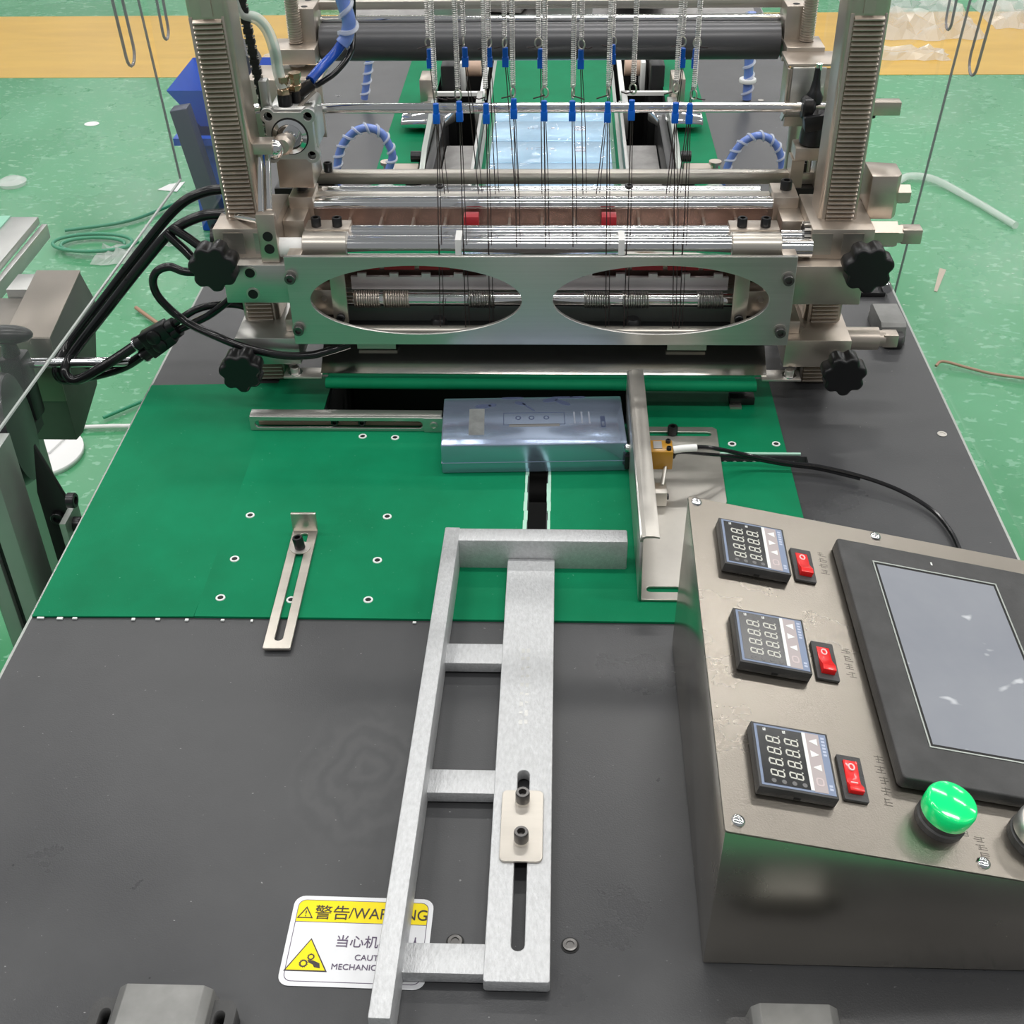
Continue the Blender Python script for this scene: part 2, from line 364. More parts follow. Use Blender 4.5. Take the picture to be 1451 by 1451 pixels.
# pale crumbs along the front edge
for i, (x, l) in enumerate(((-.415, .006), (-.398, .005), (-.385, .004), (-.335, .003), (-.315, .004), (-.29, .003), (-.26, .003), (-.235, .002), (-.10, .003))):
    tag(G().box(x, x+l, -.0042-.0006*(i % 2), -.0022, .0002, .0016).build('plastic_crumb', bead_m, bevel=.0003), 'tiny pale crumb of cut plastic along the front edge of the green sheet', 'crumb', 'crumbs along the green sheet')
CH = thing('slot_chain', 'dark chain lying in the slot of the green sheet beside the steel fence', 'chain', (.2, .242, -.012))
for i in range(11):
    x = .150+i*.0095
    G().box(x, x+.0085, .2375, .2405, -.01, -.003).box(x, x+.0085, .2435, .2455, -.01, -.003).build('link', dark_m, CH)
    G().cyl((x+.004, .2395, -.0055), (x+.004, .2445, -.0055), .0025, 10).build('roller', alu_rail, CH)

# ------------------------------------------------------------------ toggle hinges screwed to the table
hinge_m = mat('hinge_grey', (.27, .27, .26), .4, .4, var=.3, scale=30)
def hinge(x, y, rz, label, lx=.062, ly=.05):
    t = thing('table_hinge', label, 'hinge', (x, y, 0), 'black hinges on the table edge')
    M4 = Matrix.Translation((x, y, 0)) @ Matrix.Rotation(rz, 4, 'Z')
    a = lx/2
    G().prism([(-a+.004, 0), (-a+.008, .020), (-a+.013, .024), (a-.013, .024), (a-.008, .020), (a-.004, 0)], 'y', -ly, 0).xf(M4).build('body', hinge_m, t, .0006)
    for s in (-1, 1):
        plate('ear', bezel_m, rrect(s*a-.011 if s > 0 else -a-.007, s*a+.007 if s > 0 else -a+.011, -ly*.9, -.004, .006), [slot((s*(a-.002), -ly*.62), (s*(a-.002), -.014), .0034)], 'xy', .0005, .0150, t, M4=M4)
        bolt(t, M4 @ Vector((s*(a-.002), -.024, .003)), Z, .003, .006, steel, 'screw')
hinge(-.211, -.351, 0, 'black hinge block at the front left, below the warning sticker', .072)
hinge(.1585, -.354, 0, 'black hinge block at the front edge, below the control console', .066)
hinge(.405, .503, -pi/2+.02, 'black hinge block on the right table edge behind the press', .07, .028)
G_ = thing('hinge_knuckle', 'small black hinge end plate on the right table edge behind the upper star knob', 'hinge', (.395, .6, 0))
G().box(.372, .408, .588, .612, .0005, .006).build('plate', dark_m, G_, .001); G().cyl((.41, .59, .01), (.41, .63, .01), .006).build('pin', chrome, G_)

# ------------------------------------------------------------------ warning sticker
S = thing('warning_sticker', 'white and yellow warning sticker under the aluminium frame on the table', 'sticker', (-.105, -.303, .0003))
SM = Matrix.Translation((-.105, -.3035, 0)) @ Matrix.Rotation(-.012, 4, 'Z')
sx, sy = .0455, .0325
plate('backing', sticker_w, rrect(-sx, sx, -sy, sy, .007), [], 'xy', .0003, .0006, S, M4=SM)
plate('border_line', ink_p, rrect(-sx+.0030, sx-.0030, -sy+.0030, sy-.0030, .005), [rrect(-sx+.0034, sx-.0034, -sy+.0034, sy-.0034, .0047)], 'xy', .0006, .00075, S, M4=SM)
band = [p for p in rrect(-sx+.0034, sx-.0034, -sy+.0034, sy-.0034, .0047) if p[1] > .0]+[(-sx+.0034, .013), (sx-.0034, .013)]
plate('yellow_band', sticker_y, band, [], 'xy', .0006, .0007, S, M4=SM)
G().box(-sx+.0034, sx-.0034, .0128, .0131, .0006, .0008).xf(SM).build('band_line', ink_p, S)
def TM(x, y, z=.00085): return SM @ Matrix.Translation((x, y, z))
def tri(name, m, cx, cy, h, wd, par, z0, z1, hole=0):
    o = [(cx, cy+h), (cx-wd, cy), (cx+wd, cy)]
    hs = []
    if hole: k = hole; hs = [[(cx, cy+h-2.1*k), (cx-wd+1.7*k, cy+k), (cx+wd-1.7*k, cy+k)]]
    plate(name, m, o, hs, 'xy', z0, z1, par, M4=SM)
tri('alert_triangle', ink_m, -.0366, .0155, .0088, .0052, S, .0007, .0009, .0007)
text('alert_mark', '!', .0062, ink_m, S, TM(-.0373, .0168))
text('lettering', '警告', .0112, ink_m, S, TM(-.0308, .0160), fit=.0224)
text('lettering', '/WARNING', .0112, ink_m, S, TM(-.0085, .0163), fit=.0505)
text('lettering', '当心机械伤人', .0092, ink_p, S, TM(-.0143, -.0040), 1.0)
text('lettering', 'CAUTION', .0056, ink_p, S, TM(-.0004, -.0137), 1.0)
text('lettering', 'MECHANICAL INJURY', .0056, ink_p, S, TM(-.0141, -.0205), 1.0)
tri('hazard_triangle', ink_m, -.0296, -.0225, .0235, .0136, S, .0006, .0008)
tri('hazard_field', sticker_y, -.0296, -.0217, .0213, .0122, S, .0008, .0009)
for cx, cy, r in ((-.0276, -.0125, .0020), (-.0316, -.0172, .0024)):
    star = [(cx+(r*(1.28 if i % 2 else 1.0))*math.cos(2*pi*i/28), cy+(r*(1.28 if i % 2 else 1.0))*math.sin(2*pi*i/28)) for i in range(28)]
    plate('gear_mark', ink_m, star, [ellipse(cx, cy, r*.68, r*.68, 18)], 'xy', .0009, .001, S, M4=SM)
plate('hand_mark', ink_m, [(-.0293, -.0146), (-.0256, -.0150), (-.0215, -.0168), (-.0207, -.0203), (-.0245, -.0196), (-.0256, -.0178), (-.0286, -.0164)], [], 'xy', .0009, .001, S, M4=SM)

# ------------------------------------------------------------------ aluminium ladder frame
J = thing('ladder_frame', 'frosted aluminium ladder-shaped frame lying across sheet and table', 'frame', (-.03, -.14, 0))
g = G(); a = Vector((-.0872, -.3745, 0)); b = Vector((-.0786, .0865, 0)); d = (b-a).normalized(); n = Vector((d.y, -d.x, 0)); c = (a+b)/2+n*.0066
g.obox((c.x, c.y, .0168), d, n, Z, (b-a).length/2, .0066, .0155); g.build('side_bar', alu, J, .0012)
G().box(-.0665, .0790, .0675, .0850, .0012, .0325).build('end_bar', alu, J, .0016)
slot_a = slot((-.0035, -.312), (-.0035, -.175), .0042)
plate('main_bar', alu, rrect(-.0238, .0167, -.3375, .0672, .002), [slot_a], 'xy', .003, .013, J, bevel=.0006)
for y0, y1, x0 in ((-.0625, -.0400, -.0700), (-.1925, -.1710, -.0725), (-.3325, -.3115, -.0745)): G().box(x0, -.0236, y0, y1, .0030, .0125).build('cross_bar', alu, J, .0006)
plate('clamp_plate', nickel_b, rrect(-.0178, .0108, -.2510, -.191, .004), [], 'xy', .0131, .0150, J, bevel=.0003)
for y in (-.2000, -.2335):
    G().lathe((-.0035, y, .0150), Z, [(.0052, 0), (.0052, .0008), (.003, .0008)], 20).build('washer', steel, J)
    bolt(J, (-.0035, y, .0158), Z, .0050, .0080, grey_bolt, name='clamp_bolt')
g = G(); random.seed(3)
for k in range(9):   # worn stamped figures, no longer legible
    y = -.128+k*.0095
    for q in range(2): g.box(-.0085+q*.004, -.0060+q*.004, y+random.uniform(0, .004), y+random.uniform(.0045, .0065), .0130, .01312)
g.build('stamped_marks', alu_d, J)

# ------------------------------------------------------------------ slotted L bracket
B = thing('slotted_bracket', 'slotted steel L-shaped bracket with an upright tab, screwed to the green sheet', 'bracket', (-.207, .037, .0022))
bM = Matrix.Translation((-.2075, .0385, 0)) @ Matrix.Rotation(.018, 4, 'Z')
plate('slotted_arm', nickel_b, rrect(-.0113, .0113, -.079, .0785, .0015), [slot((0, -.0665), (0, .069), .0034)], 'xy', .0024, .0050, B, bevel=.0004, M4=bM)
G().box(-.0113, .0113, .0755, .0785, .0045, .0240).xf(bM).build('upright_tab', nickel_b, B, .0006)
G().lathe(bM @ Vector((-.0005, .050, .0052)), Z, [(.0088, 0), (.0088, .0009), (.004, .0009)], 24).build('washer', steel, B)
bolt(B, bM @ Vector((-.0005, .050, .0061)), (-.12, .0, 1), .0047, .0115, name='bolt')

# ------------------------------------------------------------------ slotted guide bar left of the tin
B = thing('guide_bar', 'slotted steel guide bar standing on edge to the left of the blue tin', 'guide bar', (-.195, .290, .0022))
plate('slotted_face', plate_m, rrect(-.2935, -.0975, .0024, .0185, .0012), [slot((-.2845, .0098), (-.122, .0098), .0042)], 'xz', .284, .2868, B, bevel=.0003)
G().box(-.2935, -.0985, .2869, .2985, .0160, .0186).build('top_flange', plate_m, B, .0006)
G().box(-.2870, -.119, .2935, .2985, .0032, .0068).build('inner_rail', copper_m, B)
plate('end_plate', plate_m, rrect(-.1165, -.0968, .0024, .0185, .0008), [], 'xz', .2826, .2838, B)
bolt(B, (-.1065, .2826, .0100), FR, .0042, .0012, steel, 'screw')
for x in (-.208, -.180): bolt(B, (x, .2930, .0098), FR, .004, .006)

# ------------------------------------------------------------------ blue tin
TB = thing('tin_box', 'metallic blue tin box lying against the steel fence', 'tin', (-.004, .2525, .0022))
tM = Matrix.Translation((-.0040, .2130, 0)) @ Matrix.Rotation(.040, 4, 'Z')
G().box(-.0885, .0885, 0, .0855, .0026, .0350).xf(tM).build('body', foil_m, TB, .0014)
G().box(-.0889, .0889, -.0004, .0859, .0142, .0147).xf(tM).build('lid_seam', tin_pale, TB)
def ontop(name, m, poly, holes=()): plate(name, m, poly, holes, 'xy', .03505, .0352, TB, M4=tM)
def R(x0, x1, y0, y1): return [(x0, y0), (x1, y0), (x1, y1), (x0, y1)]
ontop('print_frame', tin_ink, R(-.0290, .0310, .0340, .0560), [R(-.0284, .0304, .0346, .0554)])
ontop('print_bar', mat('tin_grey_bar', (.24, .24, .24), .4, .4), R(-.0235, .0255, .0305, .0352))
for x in (-.0145, -.0015, .0130): ontop('print_roundel', tin_ink, ellipse(x, .0465, .0028, .0034, 14), [ellipse(x, .0465, .0018, .0024, 14)])
ontop('print_panel', tin_faint, R(-.0625, -.0475, .0170, .0640))
for k in range(3): ontop('print_column', tin_pale, R(.0395+k*.0072, .0412+k*.0072, .0345, .0560))
ontop('print_badge', tin_ink, rrect(.0655, .0700, .0275, .0475, .001), [R(.0664, .0691, .0300, .0380)])
for cx, cy, a, l, wd in ((-.049, .069, .05, .008, .0035), (-.040, .071, .1, .004, .003), (-.012, .0735, -.4, .006, .003), (-.004, .066, -.9, .010, .0012), (.018, .079, .25, .008, .0035), (.030, .074, -.6, .009, .0030), (-.02, .084, 0, .011, .0018), (.03, .0840, .0, .011, .0016), (.045, .084, 0, .008, .0018)):
    ontop('print_leaf', tin_ink, [(cx+l*math.cos(t)*math.cos(a)-wd*math.sin(t)*math.sin(a), min(.0852, cy+l*math.cos(t)*math.sin(a)+wd*math.sin(t)*math.cos(a))) for t in [2*pi*i/14 for i in range(14)]])

# ------------------------------------------------------------------ steel fence with sensor
F = thing('steel_fence', 'bent stainless steel fence with slotted foot beside the blue tin', 'fence', (.13, .16, .0022))
foot = [(.0895, .025), (.133, .025), (.1345, .06), (.1755, .165), (.1780, .288), (.174, .292), (.0895, .292)]
plate('foot', steel, foot, [slot((.098, .0385), (.120, .0385), .0036), slot((.112, .279), (.168, .279), .0038)], 'xy', .0024, .0048, F, bevel=.0004)
plate('wall', plate_m, [(.0245, .0040), (.295, .0040), (.295, .02), (.310, .03), (.310, .0585), (.0445, .0585), (.0400, .054)], [ellipse(.212, .030, .0045, .0045, 18)], 'yz', .0868, .0895, F, bevel=.0003)
g = G(); pr = [(.0868, .0535), (.0868, .0560), (.0885, .0588), (.0915, .0602), (.0985, .0602), (.1030, .0590), (.1030, .0572), (.0985, .0580), (.0920, .0580), (.0896, .0565), (.0895, .0535)]
g.prism(pr, 'y', .0400, .3110); g.build('rolled_lip', steel, F, .0003)
bolt(F, (.133, .279, .0049), Z, .0052, .009, name='foot_bolt')
bolt(F, (.0866, .215, .0300), (-1, 0, 0), .0042, .004, chrome, 'rivet')
G().cyl((.0850, .214, .008), (.0850, .214, .022), .0028, 10).build('stud', dark_m, F)
SE = thing('amber_sensor', 'small amber photo sensor clipped behind the steel fence lip', 'sensor', (.112, .188, .0048))
G().box(.1040, .1250, .1850, .2050, .0260, .0460).build('body', amber_m, SE, .001)
G().box(.1070, .1150, .1900, .2020, .0461, .0466).build('label_plate', grey_m, SE)
for y in (.1890, .2010): bolt(SE, (.1210, y, .0460), Z, .0024, .0030, name='screw')
G().box(.1045, .1190, .1560, .1730, .0050, .0200).build('mount_block', steel, SE, .0006)
G().cyl((.1150, .1690, .0200), (.1190, .1880, .0300), .0018, 8).build('mount_pin', steel, SE)
bolt(SE, (.1190, .1620, .0120), (1, 0, 0), .003, .002)
SENSOR_CABLE = [(0.126, .193, .043), (0.1423, 0.1943, 0.045), (0.1629, 0.2009, 0.04), (0.1997, 0.2192, 0.02), (0.2341, 0.2195, 0.012), (0.2672, 0.2157, 0.01), (0.305, 0.2027, 0.008), (0.3374, 0.1831, 0.006), (0.3607, 0.1564, 0.004), (0.3694, 0.1269, 0.004), (0.3711, 0.1014, 0.004), (0.3698, 0.0769, 0.004), (.36, .04, .004), (.33, -.02, .004), (.30, -.035, .006)]
CB = thing('sensor_cable', 'thin black cable running from the amber sensor to the back of the console', 'cable', (.28, .18, .0))
G().tube(spline(SENSOR_CABLE), .0021, 8).build('cord', hose_m, CB)
G().tube(spline([(.125, .190, .036), (0.1309, 0.1934, 0.04), (0.1568, 0.2012, 0.033), (0.193, 0.2191, 0.018), (0.2345, 0.2200, 0.009), (0.2682, 0.2170, 0.006), (.305, .2035, .0045)]), .0017, 8).build('cord', hose_m, CB)
G().tube(spline([(.1255, .1928, .0430), (.1340, .1935, .0442), (.1470, .1955, .0440)]), .0036, 10).build('white_sleeve', white_m, CB)

# ================================================================== control console
K = thing('control_console', 'stainless steel control console with touch screen and three temperature controllers', 'control box', (.24, -.17, 0))
O_ = Vector((.1133, -.3151, .1288)); th, ph, pr = -.0037, .2179, .0643
a_ = Vector((math.cos(th), math.sin(th), 0)); b_ = Vector((-math.sin(th), math.cos(th), 0)); k_ = Vector((0, 0, 1))
U = a_*math.cos(ph)-k_*math.sin(ph); V = b_*math.cos(pr)+k_*math.sin(pr); Nn = U.cross(V).normalized()
PM = Matrix(((U.x, V.x, Nn.x, O_.x), (U.y, V.y, Nn.y, O_.y), (U.z, V.z, Nn.z, O_.z), (0, 0, 0, 1)))
LU, LV = .288, .2918
top = [O_-Nn*.0017, O_+U*LU-Nn*.0017, O_+U*LU+V*LV-Nn*.0017, O_+V*LV-Nn*.0017]
ins = [(.0005, .0008), (-.0005, .0008), (-.0005, -.0008), (.0005, -.0008)]
top = [t+Vector((i[0], i[1], 0)) for t, i in zip(top, ins)]
bot = [Vector((t.x-(.0025 if q in (0, 3) else 0), t.y, .0015)) for q, t in enumerate(top)]
g = G(); g.add(top+bot, [(0, 1, 2, 3), (7, 6, 5, 4), (0, 4, 5, 1), (1, 5, 6, 2), (2, 6, 7, 3), (3, 7, 4, 0)]); g.build('housing', mat('console_steel', (.50, .47, .42), 1, .24, var=.1, scale=10, rvar=.05), K, .0008)
plate('panel', panel_m, rrect(0, LU, 0, LV, .002), [], 'xy', -.0016, 0, K, bevel=.0003, M4=PM)
def pbox(name, m, u0, u1, v0, v1, h0, h1, par, bevel=0.): return G().box(u0, u1, v0, v1, h0, h1).xf(PM).build(name, m, par, bevel)
def pplate(name, m, o, holes, h0, h1, par, bevel=0.): return plate(name, m, o, holes, 'xy', h0, h1, par, bevel, PM)
for u, v in ((.0060, .2862), (.1436, .2862), (.0082, .0082), (.1540, .0075), (.280, .286), (.280, .008)):
    s_ = G().lathe((u, v, 0), Z, [(.0042, 0), (.0040, .0012), (.0028, .0022), (.0012, .0024), (.0008, .0014)], 16).xf(PM).build('panel_screw', chrome, K)
SEG = {'a': (0, 1), 'b': (1, 1)}
def digit(u0, v0, par, h):
    """seven-segment 8: u points down, v points right"""
    g = G(); H, W, t = .0088, .0046, .0009; s = .0009   # slant
    def q(ua, ub, va, vb): 
        sh = lambda u: s*(1-(u/H))
        g.add([(u0+u, v0+v+sh(u), hh) for hh in (h, h+.00012) for u, v in ((ua, va), (ub, va), (ub, vb), (ua, vb))], [(0, 1, 2, 3), (7, 6, 5, 4), (0, 4, 5, 1), (1, 5, 6, 2), (2, 6, 7, 3), (3, 7, 4, 0)])
    for u in (0, (H-t)/2, H-t): q(u, u+t, t*1.1, W-t*1.1)
    for u in (t*.6, H/2+t*.2):
        for v in (0, W-t): q(u, u+H/2-t*.9, v, v+t)
    q(H-t, H, W+.0006, W+.0014)
    g.xf(PM).build('digit', seg_m, par)
CP = [(.0183, .2159), (.0195, .1250), (.0207, .0290)]
NAMES = ('far', 'middle', 'near')
for i, (u, v) in enumerate(CP):
    c = pbox('temperature_controller', bezel_m, u, u+.048, v, v+.048, .0001, .0080, K, .0006)
    pbox('face_border', ctrl_blue, u+.0016, u+.0464, v+.0016, v+.0464, .0080, .00825, c)
    pbox('display_window', ctrl_black, u+.0032, u+.0312, v+.0030, v+.0450, .00825, .0084, c)
    pbox('divider_strip', white_ink, u+.0312, u+.0334, v+.0030, v+.0455, .00825, .00845, c)
    pbox('key_strip', ctrl_grey, u+.0334, u+.0418, v+.0024, v+.0455, .00825, .0084, c)
    for row in (.0078, .0192):
        for k in range(4): digit(u+row, v+.0085+k*.0082, c, .0084)
    for k in range(4): pplate('indicator_lamp', led_m, ellipse(u+.0092+k*.0062, v+.0056, .0015, .0015, 14), [], .0084, .00852, c)
    for uu in (.0068, .0190):
        g = G(); g.box(u+uu, u+uu+.0018, v+.0420, v+.0427, .0084, .0085).box(u+uu, u+uu+.0006, v+.0430, v+.0438, .0084, .0085).box(u+uu+.001, u+uu+.0018, v+.0430, v+.0440, .0084, .0085)
        g.xf(PM).build('row_mark', white_ink, c)
    for vv, kind in ((.0395, 'up'), (.0300, 'down'), (.0205, 'left')):
        cu, cv = u+.0376, v+vv; r = .0026
        P = {'up': [(cu-r, cv), (cu+r, cv-r), (cu+r, cv+r)], 'down': [(cu+r, cv), (cu-r, cv+r), (cu-r, cv-r)], 'left': [(cu, cv-r), (cu+r, cv+r), (cu-r, cv+r)]}[kind]
        if kind == 'left': P = [(cu-r, cv-.0004), (cu+r, cv-r), (cu+r, cv+r*.9)]
        pplate('arrow_key', white_ink, P, [], .0084, .00855, c)
    pplate('set_key', mat('set_key_pink', (.55, .47, .47), 0, .5) if i == 0 else bpy.data.materials['set_key_pink'], rrect(u+.0352, u+.0402, v+.0068, v+.0130, .002), [rrect(u+.0362, u+.0392, v+.0080, v+.0118, .001)], .0084, .0085, c)
    g = G()
    for k in range(6): g.box(u+.0430, u+.0452, v+.0300+k*.0025, v+.0315+k*.0025, .00825, .0083)
    for k in range(2): g.box(u+.0430, u+.0452, v+.0050+k*.0024, v+.0066+k*.0024, .00825, .0083)
    g.xf(PM).build('faded_print', mat('faded_print', (.45, .50, .62), 0, .5) if i == 0 else bpy.data.materials['faded_print'], c)
    pbox('latch_slot', well_m, u+.0225, u+.0265, v-.0003, v+.0008, .0012, .0028, c)
for i, (u, v) in enumerate(((.0722, .2200), (.0735, .1288), (.0752, .0352))):
    s_ = pplate('rocker_switch', bezel_m, rrect(u, u+.0150, v, v+.0325, .0006), [R(u+.003, u+.0122, v+.0045, v+.0285)], .0001, .0022, K)
    y0, y1, ym = v+.0047, v+.0283, v+.0165
    prof = [(y0, .0), (y0, .0062), (y0+.004, .0066), (ym, .0030), (y1, .0022), (y1, 0)] if i < 2 else [(y0, 0), (y0, .0052), (y0+.003, .0056), (ym-.004, .0026), (ym, .0024), (y1, .0034), (y1, 0)]
    G().prism(prof, 'x', u+.0032, u+.0120).xf(PM).build('rocker', red_m, s_, .0003)
    hz = .0030 if i < 2 else .0036
    pplate('off_mark', mat('rocker_mark', (.95, .55, .55), 0, .4) if i == 0 else bpy.data.materials['rocker_mark'], ellipse(u+.0076, v+.0235, .0021, .0026, 18), [ellipse(u+.0076, v+.0235, .0014, .0019, 18)], hz-.0012, hz+.0002, s_)
    if i == 2: pbox('on_mark', bpy.data.materials['rocker_mark'], u+.0055, u+.0097, v+.0118, v+.0126, .0026, .0034, s_)
PM_keep = PM; SH = Matrix.Identity(4); SH[0][1] = -.0276; SH[0][3] = .2636*.0276; PM = PM @ SH
H = pplate('touch_screen', bezel_m, rrect(.1055, .2520, .0520, .2640, .003), [], .0002, .0100, K, .0012)
pplate('screen_frame', alu_rail, R(.1288, .2222, .0790, .2456), [R(.1298, .2212, .0800, .2446)], .0100, .0104, H)
pplate('screen_gap', well_m, R(.1298, .2212, .0800, .2446), [R(.1318, .2192, .0822, .2424)], .0099, .0101, H)
pbox('screen', screen_m, .1316, .2194, .0820, .2426, .0098, .0102, H)
pbox('status_light', white_ink, .1750, .1762, .2530, .2560, .0100, .0102, H)
PM = PM_keep
g1 = G().lathe((.1330, .0320, 0), Z, [(.0150, .0001), (.0150, .0040), (.0140, .0050), (.0140, .0090)], 36).xf(PM).build('indicator_lamp', bezel_m, K)
G().lathe((.1330, .0320, .0090), Z, [(.0148, 0), (.0152, .0010), (.0152, .0090), (.0142, .0108), (.0132, .0112), (.0002, .0113)], 40).xf(PM).build('green_lens', greenlens, g1)
g2 = G().lathe((.1915, .0300, 0), Z, [(.0165, .0001), (.0165, .0050), (.0155, .0055), (.0150, .0075)], 36).xf(PM).build('push_button', bezel_m, K)
G().lathe((.1915, .0300, .0075), Z, [(.0160, 0), (.0160, .0070), (.0145, .0090), (.0115, .0092), (.0110, .0070)], 40).xf(PM).build('silver_ring', alu_d, g2)
G().lathe((.1915, .0300, .0120), Z, [(.0110, 0), (.0110, .0030), (.0100, .0036), (.0002, .0036)], 32).xf(PM).build('button_cap', plastic_m, g2)
def engraving(uc, v0, v1, nchar, seed):
    """worn engraved characters, read from the right-hand side; strokes only"""
    random.seed(seed); g = G(); p = (v1-v0)/nchar
    for k in range(nchar):
        for q in range(3):
            vv = v0+k*p+p*(.08+.27*q); a = uc+random.uniform(-.0036, -.001); b = uc+random.uniform(.001, .0036)
            g.box(a, b, vv, vv+.00045, 0, .00008)
        uu = uc+random.uniform(-.002, .002); g.box(uu, uu+.0005, v0+k*p+p*.1, v0+k*p+p*.75, 0, .00008)
    g.xf(PM).build('engraved_label', engr_m, K)
engraving(.0965, .2330, .2575, 4, 1); engraving(.0985, .1360, .1640, 4, 2); engraving(.1035, .0365, .0760, 5, 3)
engraving(.1475, .0240, .0360, 2, 4); engraving(.1560, .0110, .0270, 3, 5)

# ================================================================== the press: posts with racks
def post(sx, label):
    t = thing('rack_post', label, 'post', (sx*.2885, .408, 0), 'toothed posts of the press')
    x = sx*.2885
    x = sx*.2900
    plate('column', nickel, rrect(x-.0190, x+.0190, .3870, .4290, .005), [], 'xy', 0, .80, t)
    g = G(); p = .0044; z = .004
    prof = []
    while z < .378:
        prof += [(.3872, z), (.3832, z+p*.12), (.3834, z+p*.30), (.3872, z+p*.80)]; z += p
    prof += [(.3872, z), (.3900, z), (.3900, .004)]
    xr = x+sx*.0012; g.prism(prof, 'x', xr-.0132, xr+.0132); g.build('rack_teeth', nickel, t, smooth=False)
    for a, b in ((xr-.0168, xr-.0134), (xr+.0134, xr+.0158)): G().box(a, b, .3862, .3880, .003, .379).build('rack_border', nickel, t, .0005)
    G().box(x-.0050, x+.0050, .3855, .3872, .379, .80).build('groove_rib', nickel, t)
    return t
post(-1, 'steel post with rack teeth on the left of the press').rotation_euler = (0, -.028, 0); post(1, 'steel post with rack teeth on the right of the press')

def star_knob(par, c, R=.0235, depth=.022):
    """seven-lobed knob, its face towards -y at c"""
    n = 84; out = []
    for i in range(n):
        q = 2*pi*i/n; r = R*(.92+.085*math.cos(7*q)-.02*math.cos(14*q)); out.append((c[0]+r*math.cos(q+.3), c[2]+r*math.sin(q+.3)))
    k = plate('star_knob', plastic_m, out, [], 'xz', c[1], c[1]+depth, par, bevel=.0025)
    G().cyl((c[0], c[1]+depth-.001, c[2]), (c[0], c[1]+depth+.012, c[2]), .009).build('knob_hub', plastic_m, k)
    G().cyl((c[0], c[1]+depth+.008, c[2]), (c[0], .40, c[2]), .0048, 14).build('stud', chrome, k)
def clamp(sx, label, upper):
    x = sx*.2885
    t = thing('clamp_block', label, 'clamp', (x, .39, .115 if upper else .047), 'clamp blocks on the posts')
    def bx(name, x0, x1, *r, m=nickel, bev=.0008):
        a, b = sorted((sx*x0, sx*x1)); return G().box(a, b, *r).build(name, m, t, bev)
    if upper:
        bx('body', .247, .314, .345, .445, .1145, .1555, m=plate_m if sx < 0 else nickel)
        bx('upper_body', .262, .322, .362, .45, .1555, .186)
        bx('back_lug', .240, .262, .405, .445, .150, .176)
        if sx < 0:
            for z in (.1475, .1245): bolt(t, (-.2875-(.1475-z)*.0+.001, .3455, z), FR, .0068, .0012, steel, 'socket')
            for z in (.1475, .1245): G().cyl((-.2865, .3452, z), (-.2865, .344, z), .0050, 18).build('bolt_hole', well_m, t)
        else:
            g = G().lathe((.262, .378, .172), (-1, 0, 0), [(.0120, 0), (.0120, .006), (.007, .006)], 20).build('pinion', dark_m, t)
            for k in range(14):
                q = 2*pi*k/14; G().obox((.259, .378+.0122*math.cos(q), .172+.0122*math.sin(q)), (1, 0, 0), (0, math.cos(q), math.sin(q)), (0, -math.sin(q), math.cos(q)), .003, .0022, .0013).build('tooth', steel, g)
            G().cyl((.235, .378, .172), (.262, .378, .172), .0065).build('pinion_shaft', chrome, t)
            G().prism([(.322, .405), (.347, .405), (.352, .412), (.352, .440), (.322, .445)], 'z', .178, .222).build('gear_case', nickel, t, .001)
            G().cyl((.3445, .42, .198), (.364, .42, .198), .0098, 6).build('hex_end', nickel, t)
            G().lathe((.320, .392, .168), (1, 0, 0), [(.0135, 0), (.0135, .030), (.0095, .031), (.0095, .036)], 6).build('hex_shaft', nickel, t)
            bx('square_end', .355, .3745, .3845, .3995, .1605, .1755)
        for s in (0, 1): bx('pad', .262+s*.03, .282+s*.03, .3615, .362, .16, .182, m=nickel_b, bev=0)
        star_knob(t, (sx*(.315 if sx < 0 else .3105), .3165, .1640), .0242, .022)
    else:
        bx('body', .2475, .313, .345, .445, .0440, .0745, m=plate_m if sx < 0 else nickel)
        bx('inner_lug', .240, .262, .360, .40, .0745, .088)
        if sx > 0:
            G().lathe((.313, .385, .0555), (1, 0, 0), [(.0120, 0), (.0120, .036), (.0085, .037), (.0085, .043)], 20).build('shaft_collar', nickel, t)
            bx('square_end', .354, .3690, .378, .392, .0485, .0625)
        star_knob(t, (sx*.3015, .3045, .0555), .0222, .021)
    return t
clamp(-1, 'upper left clamp block with star knob and two bolt holes', True); clamp(1, 'upper right clamp block with star knob and gear shafts', True)
clamp(-1, 'lower left clamp block with star knob near the green sheet', False); clamp(1, 'lower right clamp block with star knob and shaft collar', False)

# ------------------------------------------------------------------ front plate with two oval windows
P = thing('oval_window_plate', 'brushed steel front plate with two oval windows', 'plate', (0, .335, .075))
plate('plate', plate_m, [(-.2480, .0745), (.2465, .0755), (.2455, .1710), (-.2485, .1702)], [ellipse(-.1225, .1237, .1045, .0372), ellipse(.1177, .1243, .1055, .0372)], 'xz', .3330, .3375, P, bevel=.0004)
for x, z in ((-.2435, .149), (-.2420, .0925), (.2385, .1488), (.2370, .0922)):
    G().lathe((x, .3328, z), FR, [(.0070, 0), (.0070, .0008), (.004, .0008)], 20).build('washer', steel, P)
    bolt(P, (x, .3320, z), FR, .0054, .0062, grey_bolt, 'bolt')
for s in (-1, 1): G().box(s*.239-.007, s*.239+.007, .3376, .372, .160, .1700).build('top_bracket', nickel, P, .0006)
for x in (-.232, .222):
    G().box(x-.008, x+.012, .3376, .36, .079, .094).build('foot_block', nickel, P, .0006)

